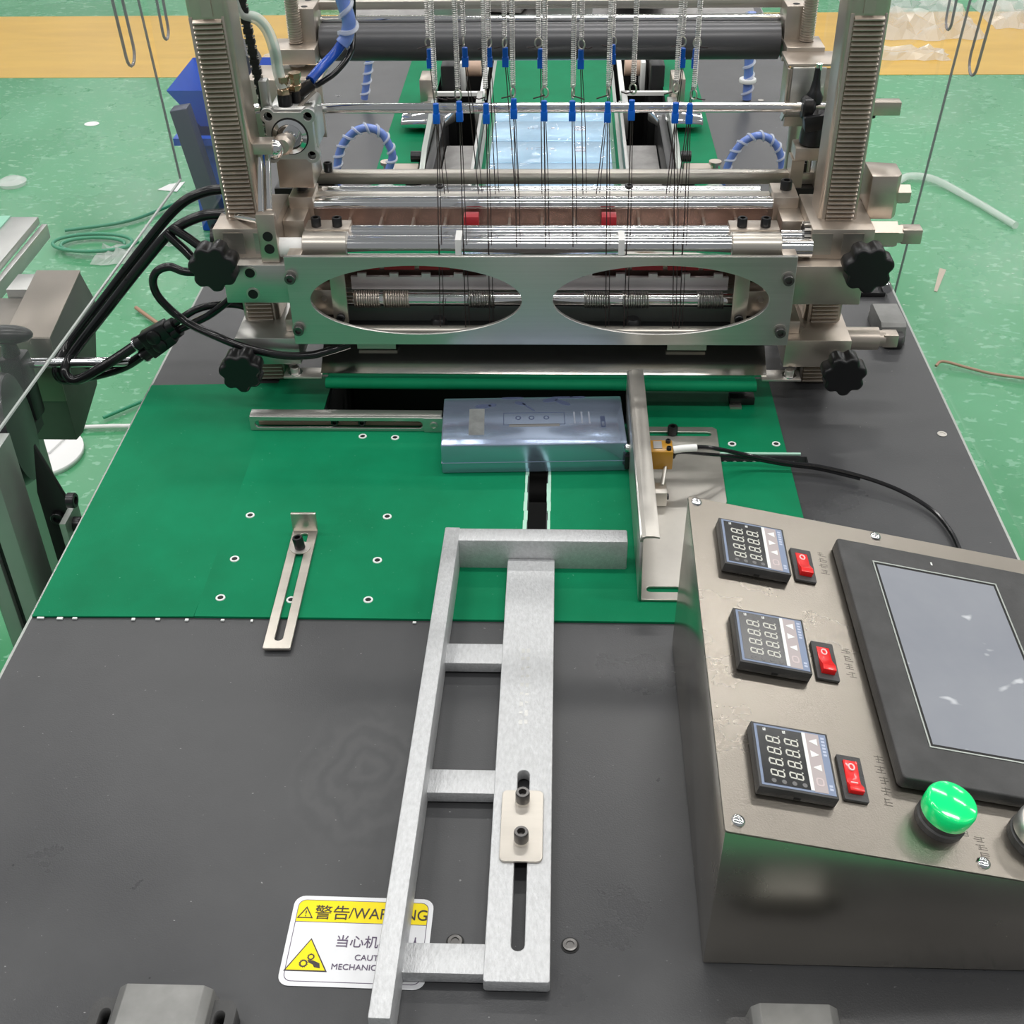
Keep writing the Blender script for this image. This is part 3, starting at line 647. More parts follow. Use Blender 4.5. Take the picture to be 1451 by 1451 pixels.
# ------------------------------------------------------------------ bars of the sealing carriage
A = thing('seal_bar_assembly', 'pair of chrome bars in steel collars along the top of the oval window plate', 'bar', (0, .37, .15))
G().cyl((-.195, .362, .1685), (.190, .362, .1685), .0105, 28).build('chrome_bar', chrome, A)
G().cyl((-.20, .386, .1710), (.20, .386, .1710), .0080, 24).build('chrome_bar', chrome, A)
for s in (-1, 1):
    x0, x1 = (-.2335, -.1890) if s < 0 else (.1845, .2330)
    G().lathe((x0, .362, .1690), (1, 0, 0), [(.0115, 0), (.0135, .001), (.0135, x1-x0-.001), (.0115, x1-x0)], 32).build('collar', nickel_b, A)
    G().box(x0, x1, .372, .395, .158, .1815).build('collar_block', nickel, A, .001)
    for q in (.25, .72): bolt(A, (x0+(x1-x0)*q, .380, .1815), Z, .0050, .0090, name='collar_bolt')
    G().cyl((x0+s*.03 if s < 0 else x1, .362, .167), (x0 if s < 0 else x1+.03, .362, .167), .0095, 24).build('bar_end', white_m if s < 0 else chrome, A)
for x in (-.080, .0785): 
    g = G(); g.prism([(.3505, .1640), (.3515, .1795), (.372, .1805), (.372, .1790), (.3530, .1780), (.3520, .1640)], 'x', x-.003, x+.003); g.build('white_clip', white_m, A)

W = thing('ribbed_film_tray', 'brownish reflective tray divided by thin steel ribs behind the chrome bars', 'tray', (0, .42, .15))
G().box(-.235, .235, .395, .436, .152, .160).build('tray', brown_m, W)
G().box(-.235, .235, .436, .440, .152, .176).build('back_wall', brown_m, W)
for k in range(13): G().box(-.198+k*.033-.0012, -.198+k*.033+.0012, .397, .436, .160, .1665).build('rib', nickel, W)
for x in (-.0710, .0680): tag(G().box(x-.0075, x+.0075, .410, .424, .1605, .1780).build('red_block', redtag_m, bevel=.001), 'small red rubber block on the ribbed tray, %s' % ('towards the cylinder' if x < 0 else 'towards the right post'), 'block')

Q = thing('guide_rail_pair', 'chrome rail and flat strip held by steel end blocks above the ribbed tray', 'rail', (0, .455, .165))
G().cyl((-.243, .4470, .1755), (.236, .4470, .1755), .0085, 24).build('round_rail', chrome, Q)
G().box(-.238, .234, .4570, .4640, .170, .1835).build('flat_strip', steel, Q, .0008)
G().cyl((-.236, .470, .1800), (.225, .470, .1800), .0062, 20).build('round_rail', chrome, Q)
for s in (-1, 1):
    x = s*.2475
    G().box(x-.0125, x+.0125, .4360, .4750, .1620, .1880).build('end_block', nickel, Q, .001); G().box(x-.0125, x+.0125, .4365, .4700, .1495, .1605).build('end_block', nickel, Q, .001)
    bolt(Q, (x+s*.002, .458, .1880), Z, .0060, .0095, name='end_bolt')
for x in (-.107, .090): bolt(Q, (x, .470, .1855), Z, .0045, .002)

X = thing('cross_bar', 'long square steel bar bridging the posts above the guide rails', 'bar', (0, .50, .18))
G().box(-.262, .285, .4960, .5085, .1775, .1900).build('bar', nickel_b, X, .0008)
for x in (-.270, -.2285, .2745): bolt(X, (x, .502, .190), Z, .0048, .0095)
G().box(-.285, -.222, .485, .515, .168, .1774).build('end_plate', dark_m, X); G().box(.25, .29, .485, .515, .165, .1774).build('end_plate', dark_m, X)

tag(G().cyl((-.30, .50, .2578), (.315, .50, .2578), .0051, 24).build('round_rod', chrome), 'thin polished round rod running behind the blue crimps', 'rod')
X = thing('rod_end', 'square steel rod end sticking out to the right of the right post', 'rod end', (.35, .5, .25))
G().box(.312, .362, .4935, .5065, .2510, .2645).build('square_bar', nickel, X, .0006); bolt(X, (.335, .497, .251), (0, 0, -1), .0035, .003)

# ------------------------------------------------------------------ behind the oval windows
I = thing('spring_shaft', 'polished shaft with wound springs seen through the oval windows', 'shaft', (0, .372, .10))
G().cyl((-.205, .372, .1055), (.205, .372, .1055), .0070, 24).build('shaft', chrome, I)
def helix(p0, p1, R, r, pitch, n=8, m=6):
    p0 = Vector(p0); d = Vector(p1)-p0; L = d.length; ax = d.normalized(); a = ax.orthogonal().normalized(); b = ax.cross(a); N = int(L/pitch*n)
    return G().tube([p0+ax*(L*i/N)+(a*math.cos(2*pi*i/n)+b*math.sin(2*pi*i/n))*R for i in range(N+1)], r, m)
for x in (-.190, -.160, -.073, .044, .083, .158): helix((x, .372, .1055), (x+.026, .372, .1055), .0082, .0010, .0024, 10, 5).build('wound_spring', spring_m if x > -.1 else nickel, I)
for x in (-.2235, .2165):
    G().box(x-.016, x+.016, .365, .385, .091, .119).build('bearing_block', nickel, I, .0008)
    G().cyl((x+.004, .3645, .1105), (x+.004, .3625, .1105), .003, 10).build('dowel', chrome, I)
for x in (-.2010, .1975):
    G().box(x-.0075, x+.0075, .346, .349, .092, .160).build('hanger_strip', nickel, I, .0005); bolt(I, (x, .346, .0985), FR, .0045, .004)
for x in (-.104, .0935): G().lathe((x, .362, .078), Z, [(.0085, 0), (.0085, .009), (.0065, .012)], 8).build('stop_nut', dark_m, I)
I = thing('blade_bar', 'pale notched blade bar inside the oval windows', 'blade', (0, .39, .12))
g = G().box(-.195, .190, .388, .392, .1085, .1225).build('blade', pink_m, I)
for k in range(12): G().box(-.188+k*.033, -.179+k*.033, .388, .392, .1225, .1262).build('notch_tooth', pink_m, I)
G().box(-.205, .205, .393, .400, .070, .108).build('grey_backing', alu_rail, I)
I = thing('inner_box', 'dark steel channel behind the blade bar with red rubber strips', 'channel', (0, .41, .06))
G().box(-.235, .235, .400, .404, .066, .1500).build('back_plate', brown_m, I)
G().box(-.235, .235, .350, .400, .066, .0700).build('bottom_plate', dark_m, I)
for k in range(11): G().box(-.196+k*.036, -.165+k*.036, .3890, .3985, .1300, .1345).build('red_strip', redtag_m, I)
G().cyl((-.225, .352, .0800), (.225, .352, .0800), .0058, 20).build('pale_rod', nickel_b, I)

# ------------------------------------------------------------------ lower tray and green nose belt
L_ = thing('lower_steel_tray', 'shiny bent steel tray below the oval window plate', 'tray', (0, .355, .03))
g = G(); g.prism([(.3400, .0350), (.3390, .0375), (.3520, .0445), (.3720, .0560), (.374, .0600), (.3765, .0600), (.374, .0545), (.3530, .0425), (.3415, .0352)], 'x', -.2270, .2310); g.build('tray', mat('tray_steel', (.72, .70, .66), 1, .17, var=.1, scale=20), L_)
for s in (-1, 1):
    G().box(s*.246-.020, s*.246+.020, .3360, .3560, .0318, .0345).build('end_tab', steel, L_, .0008)
    G().lathe((s*.2545, .344, .0345), Z, [(.0075, 0), (.0075, .0012), (.004, .0012)], 18).build('washer', chrome, L_)
    bolt(L_, (s*.2545, .344, .0357), Z, .0048, .0060, steel)
for x in (-.17, .15):
    G().box(x-.02, x+.02, .3590, .362, .055, .0640).build('slot_edge', steel, L_)
N_ = thing('nose_belt', 'green belt folded over a straight nose bar below the press', 'belt', (0, .34, .02))
nm = Matrix.Translation((0, .33, 0)) @ Matrix.Rotation(-.005, 4, 'Z') @ Matrix.Translation((0, -.33, 0))
G().prism([(.3260, .0395), (.3520, .0330), (.3900, .0200), (.3900, .0170), (.3520, .0295), (.3260, .0340)], 'x', -.2185, .2185).xf(nm).build('belt_top', nose_m, N_)
G().cyl((-.2195, .3230, .0345), (.2185, .3230, .0345), .0055, 20).xf(nm).build('nose_roll', belt_m, N_)
for x in (-.205, -.160):
    b = thing('nose_bracket', 'dark steel bracket inside the table opening, %s' % ('at its left end' if x < -.2 else 'second from its left end'), 'bracket', (x, .335, -.19))
    G().box(x-.011, x+.011, .31, .345, -.19, -.012).build('arm', dark_m, b, .001); bolt(b, (x-.003, .312, -.012), Z, .006, .008)
b = thing('hinge_lug', 'small black lug on the green sheet under the right end of the nose belt', 'lug', (.208, .345, .0022))
G().box(.196, .222, .338, .352, .0023, .0105).build('lug', dark_m, b, .001); G().box(.196, .208, .330, .3379, .0023, .0045).build('foot', steel, b)

# ================================================================== springs, crimps and wires
SPR_F = [(-0.0945, 0.3211), (-0.0741, 0.3211), (-0.0493, 0.321), (-0.0246, 0.3228), (0.0039, 0.3227), (0.0292, 0.322), (0.0608, 0.3226), (0.0827, 0.3256), (0.1209, 0.3261), (0.137, 0.3204)]
CR_F = [(-0.0947, 0.3039), (-0.0735, 0.3058), (-0.0492, 0.3038), (-0.0241, 0.3082), (0.0033, 0.3062), (0.0288, 0.3061), (0.0607, 0.3048), (0.0822, 0.3067), (0.1217, 0.304), (0.1344, 0.3033)]
WB_F = [(-0.1016, .0859), (-0.0758, .0844), (-0.0514, .0845), (-0.0232, .173), (0.0049, .173), (0.0315, .1731), (0.0656, .0866), (0.084, .0867), (0.1331, .0845), (0.1394, .0845)]
SPR_B = [(-0.1089, 0.3378), (-0.075, 0.3389), (-0.0507, 0.3375), (-0.0358, 0.3374), (-0.0035, 0.3373), (0.0376, 0.3358), (0.0671, 0.3383), (0.1333, 0.338), (0.1474, 0.3366)]
CR_B = [(-0.1083, 0.3232), (-0.0742, 0.3244), (-0.051, 0.3243), (-0.0354, 0.3242), (-0.0015, 0.3228), (0.0372, 0.322), (0.0675, 0.3265), (0.1343, 0.3229), (0.1465, 0.3222)]
WB_B = [(-0.1004, .1857), (-0.0654, .1857), (-0.048, .1857), (-0.0276, .1857), (-0.0001, .1857), (0.042, .1857), (0.0557, .1857), (0.1271, .1857), (0.1386, .1857)]
tag(G().cyl((-.30, .35, .462), (.30, .35, .462), .006, 16).build('hanger_rod', nickel), 'steel rod above the view carrying the front springs', 'rod')
tag(G().cyl((-.30, .45, .478), (.30, .45, .478), .006, 16).build('hanger_rod', nickel), 'steel rod above the view carrying the rear springs', 'rod')
ORD = ('leftmost', 'second', 'third', 'fourth', 'fifth', 'sixth', 'seventh', 'eighth', 'ninth', 'tenth')
coil_src = {}
def spring(i, y, s, c, wb, ztop, row, n):
    where = ('leftmost' if i == 0 else 'rightmost' if i == n-1 else ORD[i]+' from the left')
    lab = '%s of the %s coil springs with blue crimp and dark wire' % (where, row)
    t = thing('tension_spring', lab, 'spring', (s[0], y, s[1]), '%s tension springs' % row)
    z0 = s[1]+.004
    if row not in coil_src:
        coil_src[row] = helix((s[0], y, z0), (s[0], y, z0+ztop), .0021, .00048, .0017, 8, 5).build('coil', spring_m, t)
    else:
        copy_part(coil_src[row], t, (s[0], y, z0))
    ang = random.uniform(0, pi); ca, sa = math.cos(ang), math.sin(ang)
    pts = [(s[0]+.0034*ca*math.cos(q), y+.0034*sa*math.cos(q), s[1]-.0005+.0045*math.sin(q)) for q in [pi/2+2*pi*k/14 for k in range(15)]]
    G().tube(pts, .0008, 6).build('hook_ring', nickel_b, t)
    tail = random.choice((-1, 1)); G().tube([(s[0], y, s[1]-.003), (s[0]+tail*.006, y-.001, s[1]-.0045), (s[0]+tail*.0105, y-.001, s[1]-.0065*random.uniform(.4, 1.2))], .0006, 5).build('wire_tail', wire_m, t)
    G().box(c[0]-.0031, c[0]+.0031, y-.0028, y+.0028, c[1]-.0095, c[1]-.0005).cyl((c[0], y, c[1]-.0005), (c[0], y, c[1]+.0085), .0027, 12).build('blue_crimp', blue_m, t, .0004)
    G().tube([(c[0], y, c[1]-.009), (c[0]*.5+wb[0]*.5, y-.001, (c[1]+wb[1])*.5), (wb[0], y, wb[1])], .0005, 6).build('wire', wire_m, t)
    G().tube([(c[0]+.0015, y, c[1]-.009), (c[0]*.4+wb[0]*.6+.003, y+.003, (c[1]+wb[1])*.5), (wb[0]+.0035, y+.004, wb[1])], .0004, 6).build('wire', wire_m, t)
random.seed(11)
for i in range(10): spring(i, .35, SPR_F[i], CR_F[i], WB_F[i], .142, 'front row', 10)
for i in range(9): spring(i, .45, SPR_B[i], CR_B[i], WB_B[i], .140, 'back row', 9)

# ================================================================== upper roller on its lead screws
RL = thing('film_roller', 'dark grey roller lying between the two threaded spindles', 'roller', (0, .62, .27))
G().lathe((-.2445, .62, .2900), (1, 0, 0), [(.0175, 0), (.0195, .001), (.0195, .497), (.0175, .498)], 48).build('roller_tube', roller_m, RL)
G().cyl((-.262, .62, .29), (.268, .62, .29), .006, 16).build('axle', chrome, RL)
for s, x in ((-1, -.2575), (1, .2665)):
    G().box(x-.011, x+.011, .605, .648, .272, .3290).build('end_bracket', nickel, RL, .001)
    for y in (.614, .640): G().cyl((x, y, .3291), (x, y, .3292), .0038, 14).build('screw_hole', well_m, RL)
X = thing('roller_bar', 'flat steel bar with rods above the grey roller', 'bar', (0, .64, .30))
G().box(-.247, .256, .640, .654, .3185, .3270).build('flat_bar', nickel_b, X, .0006)
G().cyl((-.245, .637, .309), (.255, .637, .309), .0042, 14).build('rod', chrome, X)
for s in (-1, 1): bolt(X, (s*.238+.004, .652, .327), Z, .0042, .006, chrome, 'cap_nut')
def spindle(x, side):
    t = thing('threaded_spindle', '%s threaded spindle standing in a steel nut block beside the grey roller' % side, 'spindle', (x, .60, 0), 'threaded spindles')
    prof = []; z = .296
    while z < .56: prof += [(.0078, z), (.0078, z+.0007), (.0066, z+.0013), (.0066, z+.0019)]; z += .0026
    G().lathe((x, .60, 0), Z, prof, 20).build('thread', nickel, t)
    G().box(x-.024, x+.016+(.008 if x < 0 else 0), .576, .618, .2790, .2950).build('nut_block', nickel, t, .001)
    G().cyl((x, .60, .01), (x, .60, .279), .008, 16).build('lower_rod', nickel, t)
    G().lathe((x, .60, .258), Z, [(.014, 0), (.014, .008), (.010, .014), (.010, .021)], 8).build('collar', nickel, t)
    G().box(x-.018, x+.018, .582, .618, 0, .012).build('base_block', nickel, t)
spindle(-.268, 'left'); spindle(.279, 'right')
X = thing('spindle_bracket', 'folded steel bracket under the left nut block behind the air cylinder', 'bracket', (-.28, .57, .2))
G().box(-.315, -.235, .548, .552, .21, .272).build('web', nickel, X, .001); G().box(-.315, -.235, .552, .600, .268, .272).build('top_flange', nickel, X, .001)
for x, z in ((-.277, .2535), (-.277, .228)): G().cyl((x, .5475, z), (x, .547, z), .0045, 12).build('hole', well_m, X)
X = thing('spindle_bracket', 'folded steel box bracket under the right nut block', 'bracket', (.28, .55, .2))
G().box(.2505, .2535, .530, .560, .240, .287).build('side', nickel, X, .001); G().box(.2560, .2905, .532, .535, .245, .2875).build('face', plate_m, X, .001)
G().box(.2535, .315, .536, .540, .225, .285).build('web', nickel, X, .001); G().box(.2505, .320, .535, .580, .2875, .2905).build('top_flange', nickel, X, .001)
G().prism([(.530, .240), (.545, .228), (.555, .228), (.545, .240)], 'x', .252, .291).build('folded_foot', plate_m, X)
for z in (.272, .250): G().cyl((.303, .5355, z), (.303, .535, z), .0035, 12).build('hole', well_m, X)
X = thing('lever_clamp', 'black cast clamp with handle gripping the round rod beside the right post', 'clamp', (.278, .5, .2))
G().lathe((0.2630, .4995, .2578), (1, 0, 0), [(.010, 0), (.012, .002), (.012, .010), (.009, .013)], 16).build('rod_ring', plastic_m, X)
G().lathe((0.2780, .4975, .222), Z, [(.0135, 0), (.0140, .004), (.0125, .016), (.0100, .024), (.0120, .030), (.0080, .036)], 16).build('clamp_body', plastic_m, X)
G().obox((0.2810, .492, .247), (1, 0, .15), (0, 1, 0), (-.15, 0, 1), .016, .009, .008).build('clamp_jaw', plastic_m, X, .002)
G().lathe((0.2750, .502, .262), (.02, .05, 1), [(.0085, 0), (.0090, .006), (.0055, .012), (.0038, .022), (.0030, .034)], 14).build('lever', bolt_m, X)
G().cyl((0.2765, .504, .294), (0.2766, .504, .300), .003, 10).build('lever_tip', chrome, X)
G().box(.260, .298, .485, .512, .207, .2205).build('seat', nickel, X, .001)
for x in (.2645, .2905): G().box(x-.0065, x+.0065, .487, .510, .002, .207).build('support_leg', nickel, X)
G().cyl((.278, .50, .002), (.278, .50, .207), .003, 10).build('support_rod', chrome, X)

# ------------------------------------------------------------------ pneumatic cylinder at the left post
Y_ = thing('air_cylinder', 'silver compact air cylinder with brass fittings beside the left post', 'air cylinder', (-.249, .46, .22))
cx, cz = -.2485, .2545
plate('body', alu_d, rrect(cx-.0225, cx+.0225, cz-.0225, cz+.0225, .004), [], 'xz', .436, .492, Y_)
face = []
for k in range(4):
    q = pi/4+k*pi/2; ccx, ccz = cx+.0208*math.cos(q)*1.36, cz+.0208*math.sin(q)*1.36
    for j in range(9):
        w_ = q-pi/2-.3+(pi+.6)*j/8; face.append((ccx+.0075*math.cos(w_), ccz+.0075*math.sin(w_)))
plate('front_flange', alu_d, face, [ellipse(cx+.0195*i, cz+.0195*j, .0042, .0042, 16) for i in (-1, 1) for j in (-1, 1)], 'xz', .428, .437, Y_, bevel=.0004)
for i in (-1, 1):
    for j in (-1, 1): G().cyl((cx+.0195*i, .4366, cz+.0195*j), (cx+.0195*i, .4360, cz+.0195*j), .0040, 14).build('bolt_hole', alu_rail, Y_)
G().lathe((cx, .4282, cz), FR, [(.0185, 0), (.0185, .0004), (.0175, .0004)], 32).build('retaining_ring', well_m, Y_)
G().lathe((cx, .428, cz), FR, [(.0172, 0), (.0172, .002), (.0130, .003), (.0115, .001), (.0085, .001), (.0080, .012)], 32).build('piston_nose', chrome, Y_)
G().lathe((cx-.004, .417, cz-.002), FR, [(.0090, 0), (.0100, .003), (.0100, .009), (.0070, .012)], 12).build('rod_nut', nickel, Y_)
G().ell((cx-.0105, .404, cz-.004), .0085, .0085, .0095).build('knuckle', chrome, Y_)
G().box(cx-.020, cx+.016, .440, .490, cz-.058, cz-.0235).build('mount_block', nickel, Y_, .0008)
for s in (0, 1):
    G().cyl((cx-.006+s*.010, .452+s*.012, cz+.0225), (cx-.006+s*.010, .452+s*.012, cz+.034), .0072, 14).build('black_fitting', plastic_m, Y_)
    G().lathe((cx-.006+s*.010, .452+s*.012, cz+.034), Z, [(.0068, 0), (.0068, .005), (.0052, .006), (.0052, .011), (.0066, .012), (.0066, .017)], 6).build('brass_fitting', mat('brass_nickel', (.55, .42, .30), 1, .25) if s == 0 else bpy.data.materials['brass_nickel'], Y_)
G().cyl((cx+.004, .464, cz+.0290), (cx+.0210, .467, cz+.0400), .0062, 14).build('elbow_fitting', plastic_m, Y_)
G().box(cx-.0275, cx-.0195, .440, .452, cz+.020, cz+.050).build('bracket_strip', alu_d, Y_, .0008)
G().obox((cx+.016, .455, cz+.0285), (1, .2, .8), (0, 1, 0), (-.8, 0, 1), .012, .004, .0012).build('bracket_arm', nickel, Y_)
X = thing('linkage_rods', 'steel link block with two thin rods below the air cylinder', 'linkage', (-.272, .40, .16))
G().box(-.2855, -.2600, .392, .412, .2490, .2600).build('link_block', nickel, X, .0008)
for x, y in ((-.2700, .358), (-.2635, .364)): G().cyl((x, y, .205), (x-.004, y+.042, .2492), .0030, 14).build('rod', chrome, X)
G().box(-.2745, -.2565, .3500, .3610, .1560, .2060).build('guide_block', nickel, X, .0008)
for z in (.1835, .1705): G().cyl((-.2650, .3502, z), (-.2650, .3494, z), .0050, 18).build('hole', well_m, X)
G().cyl((-.320, .404, .184), (-.2740, .357, .197), .0030, 12).build('side_rod', chrome, X)

CHN = thing('roller_chain', 'black roller chain hanging along the inner side of the left post', 'chain', (-.279, .458, .24))
N = 34
for k in range(N):
    t = k/(N-1); p = Vector((-.2870, .458, .395)).lerp(Vector((-.2745, .458, .236)), t)
    if k == 0:
        l0 = G().obox(p, (1, 0, 0), (0, 1, 0), Z, .0046, .0024, .0027).build('link', dark_m, CHN, .0006); r0 = G().cyl(p-Vector((.0052, 0, 0)), p+Vector((.0052, 0, 0)), .0012, 8).build('pin', chrome, CHN)
        oz = WL[l0.name]-p; rz_ = WL[r0.name]-p
    else:
        o = copy_part(l0, CHN, p+oz)
        if k % 2: o.scale = (.72, 1, 1)
        copy_part(r0, CHN, p+rz_)

# ================================================================== hoses and tubes
def hose(name, pts, r, m, label, cat='hose', group=None, n=12):
    return tag(G().tube(spline(pts), r, n).build(name, m), label, cat, group)
HOSE_A = [(-.29, .436, .196), (-0.3171, 0.43, 0.1992), (-0.3437, 0.43, 0.1962), (-0.3716, 0.43, 0.1825), (-0.4076, 0.43, 0.1476), (-0.4709, 0.43, 0.0782), (-0.5226, 0.43, 0.0218), (-0.5318, 0.4, 0.0077), (-0.5277, 0.4, -0.0084), (-0.4951, 0.4, -0.0037), (-0.4573, 0.4, 0.0081), (-0.4253, 0.395, 0.0298)]
HOSE_B = [(-0.318, 0.405, 0.1834), (-0.3452, 0.405, 0.1804), (-0.377, 0.405, 0.1643), (-0.4131, 0.405, 0.129), (-0.4663, 0.405, 0.0716), (-0.5093, 0.405, 0.0242), (-0.5188, 0.39, 0.0091), (-0.5067, 0.385, 0.0003), (-0.4717, 0.385, 0.0182), (-0.4303, 0.39, 0.0435)]
HOSE_C = [(-.335, .365, .139), (-0.3562, 0.36, 0.1413), (-0.3709, 0.36, 0.1466), (-0.3848, 0.36, 0.1412), (-0.3909, 0.36, 0.128), (-0.3863, 0.36, 0.1099), (-0.3659, 0.36, 0.0859), (-0.3274, 0.34, 0.0782), (-0.2998, 0.336, 0.0685), (-0.2644, 0.334, 0.0613), (-0.2353, 0.335, 0.0606), (-0.2131, 0.338, 0.0649), (-0.1954, 0.345, 0.0679)]
hose('air_hose', HOSE_A, .0052, hose_m, 'outer thick black hose looping from the left post to the rear fitting', group='black hoses')
hose('air_hose', HOSE_B, .0054, hose_m, 'inner thick black hose looping down from the chromed rod to the front fitting', group='black hoses')
hose('air_hose', HOSE_C, .0042, hose_m, 'black hose curling from the upper left knob to below the oval window plate', group='black hoses')
hose('air_hose', [(-0.3897, 0.39, 0.0657), (-0.3642, 0.39, 0.0824), (-0.3407, 0.39, 0.0891), (-0.3187, 0.395, 0.0867), (-0.3045, 0.40, 0.0769), (-.30, .41, .06)], .0040, hose_m, 'short black hose arching from the rear fitting to the lower left clamp', group='black hoses')
hose('air_hose', [(-0.3856, 0.39, 0.0590), (-0.3663, 0.385, 0.0700), (-0.3455, 0.38, 0.0825), (-0.3249, 0.375, 0.0990), (-.312, .37, .112)], .0040, hose_m, 'short black hose rising from the front fitting to the upper left clamp', group='black hoses')
hose('air_hose', [(-0.3816, 0.40, 0.1649), (-0.3647, 0.395, 0.1495), (-0.3532, 0.39, 0.1402), (-.33, .385, .13)], .0046, hose_m, 'lower of two short black hoses leading into the upper left star knob', group='black hoses')
hose('air_hose', [(-0.3747, 0.40, 0.171), (-0.3582, 0.395, 0.1619), (-0.3437, 0.39, 0.1534), (-.322, .385, .145)], .0046, hose_m, 'upper of two short black hoses leading into the upper left star knob', group='black hoses')
for (p, q, where) in (((-0.4303, 0.39, 0.0435), (-0.3897, 0.39, 0.0657), 'rear'), ((-0.4253, 0.392, 0.0298), (-0.3856, 0.39, 0.0590), 'front')):
    X = thing('hose_fitting', 'black plastic air fitting, the %s one of the pair left of the press' % where, 'fitting', p, 'air fittings')
    p = Vector(p); q = Vector(q); d = (q-p).normalized(); L = (q-p).length
    G().obox((p+q)/2, d, (0, 1, 0), d.cross(Vector((0, 1, 0))), L*.36, .0082, .0088).build('body', plastic_m, X, .002)
    G().cyl(p-d*.002, p+d*L*.2, .0078, 14).build('collar', plastic_m, X); G().cyl(q-d*L*.2, q+d*.002, .0074, 14).build('collar', plastic_m, X)
    G().cyl(p-d*.004, p-d*.0022, .0085, 14).build('metal_ring', chrome, X)
    G().lathe((p+q)/2+Vector((0, -.0082, 0)), FR, [(.0078, 0), (.0078, .0022), (.0066, .003)], 18).build('round_cap', plastic_m, X)
def wrapped(name, pts, r, label, core=None, group='blue tubes'):
    t = thing(name, label, 'tube', pts[0], group); sp = spline(pts)
    G().tube(sp, r*.72, 12).build('core', core or tube_blue, t)
    # clear spiral wrap wound around the core
    path = []; tot = 0; a = None
    for i in range(len(sp)-1):
        tdir = (sp[i+1]-sp[i]); l = tdir.length; tdir.normalize()
        if a is None: a = tdir.orthogonal().normalized()
        a = (a-tdir*a.dot(tdir)).normalized(); b = tdir.cross(a)
        for j in range(6):
            tot += l/6; q = tot/(r*1.7)*2*pi/1.2
            path.append(sp[i].lerp(sp[i+1], j/6)+(a*math.cos(q)+b*math.sin(q))*r*.80)
    G().tube(path, r*.26, 5).build('spiral_wrap', wrap_m, t)
wrapped('wrapped_tube', [(-0.3022, 0.93, -0.01), (-0.2983, 0.93, 0.031), (-0.2896, 0.93, 0.0587), (-0.2717, 0.93, 0.0788), (-0.2513, 0.93, 0.0858), (-0.2321, 0.93, 0.0787), (-0.2224, 0.93, 0.0616), (-0.2187, 0.93, 0.0443), (-0.2275, 0.93, 0.0205), (-0.2375, 0.93, -0.002)], .0078, 'blue tube in clear spiral wrap arching over the rear table on the left')
wrapped('wrapped_tube', [(0.2481, 0.93, 0.003), (0.2518, 0.93, 0.0202), (0.2569, 0.93, 0.0407), (0.2713, 0.93, 0.0639), (0.2927, 0.93, 0.0738), (0.313, 0.93, 0.0658), (0.326, 0.93, 0.0457), (0.3309, 0.93, 0.0201), (.333, .93, 0)], .0072, 'blue tube in clear spiral wrap arching over the rear table on the right')
wrapped('wrapped_tube', [(-.285, 1.3, .13), (-0.2933, 1.3, 0.085), (-0.2992, 1.3, 0.0566), (-0.3105, 1.3, 0.004)], .0085, 'upright blue tube standing on the rear table left of the green strip')
wrapped('wrapped_tube', [(.321, 1.3, .14), (0.3232, 1.3, 0.0825), (0.3248, 1.3, 0.0544), (0.3269, 1.3, 0.002)], .0105, 'upright blue tube with white tie on the rear table at the right')
tag(G().lathe((.3252, 1.3, .030), Z, [(.0135, 0), (.0145, .003), (.0135, .006)], 20).build('cable_tie', white_m), 'white cable tie around the upright blue tube at the right', 'cable tie')
wrapped('wrapped_tube', [(-0.1988, 0.505, 0.41), (-0.1988, 0.505, 0.3902), (-0.1972, 0.505, 0.3642), (-0.1928, 0.505, 0.3442), (-0.1962, 0.505, 0.3285), (-.2015, .503, .3215)], .0098, 'thick blue tube in clear wrap dropping in front of the grey roller')
hose('blue_hose', [(-.199, .5035, .325), (-0.2085, 0.50, 0.3136), (-0.2206, 0.485, 0.3044), (-.2300, .466, .2971)], .0050, tube_deep, 'deep blue air hose bending to the air cylinder fitting', 'tube')
hose('valve_cable', [(-0.1895, 0.525, 0.40), (-0.1895, 0.525, 0.3724), (-0.1918, 0.522, 0.332), (-0.1935, 0.505, 0.3135), (-0.2063, 0.49, 0.2992), (-0.2221, 0.48, 0.2905), (-0.2390, 0.468, 0.2850)], .0030, hose_m, 'black cable curving up beside the blue tube from the air cylinder', 'cable')
X = thing('green_cored_tube', 'clear tube with green core bending down to the air cylinder', 'tube', (-.256, .45, .29))
GT = spline([(-.294, .46, .40), (-0.2909, 0.46, 0.3748), (-0.286, 0.46, 0.3619), (-0.273, 0.46, 0.3573), (-0.2644, 0.46, 0.3455), (-0.2592, 0.455, 0.3285), (-0.2579, 0.453, 0.3117), (-0.2550, 0.452, 0.2946)])
G().tube(GT, .0024, 10).build('green_core', green_tube, X); G().tube(GT, .0056, 14).build('clear_wall', clear_tube, X)

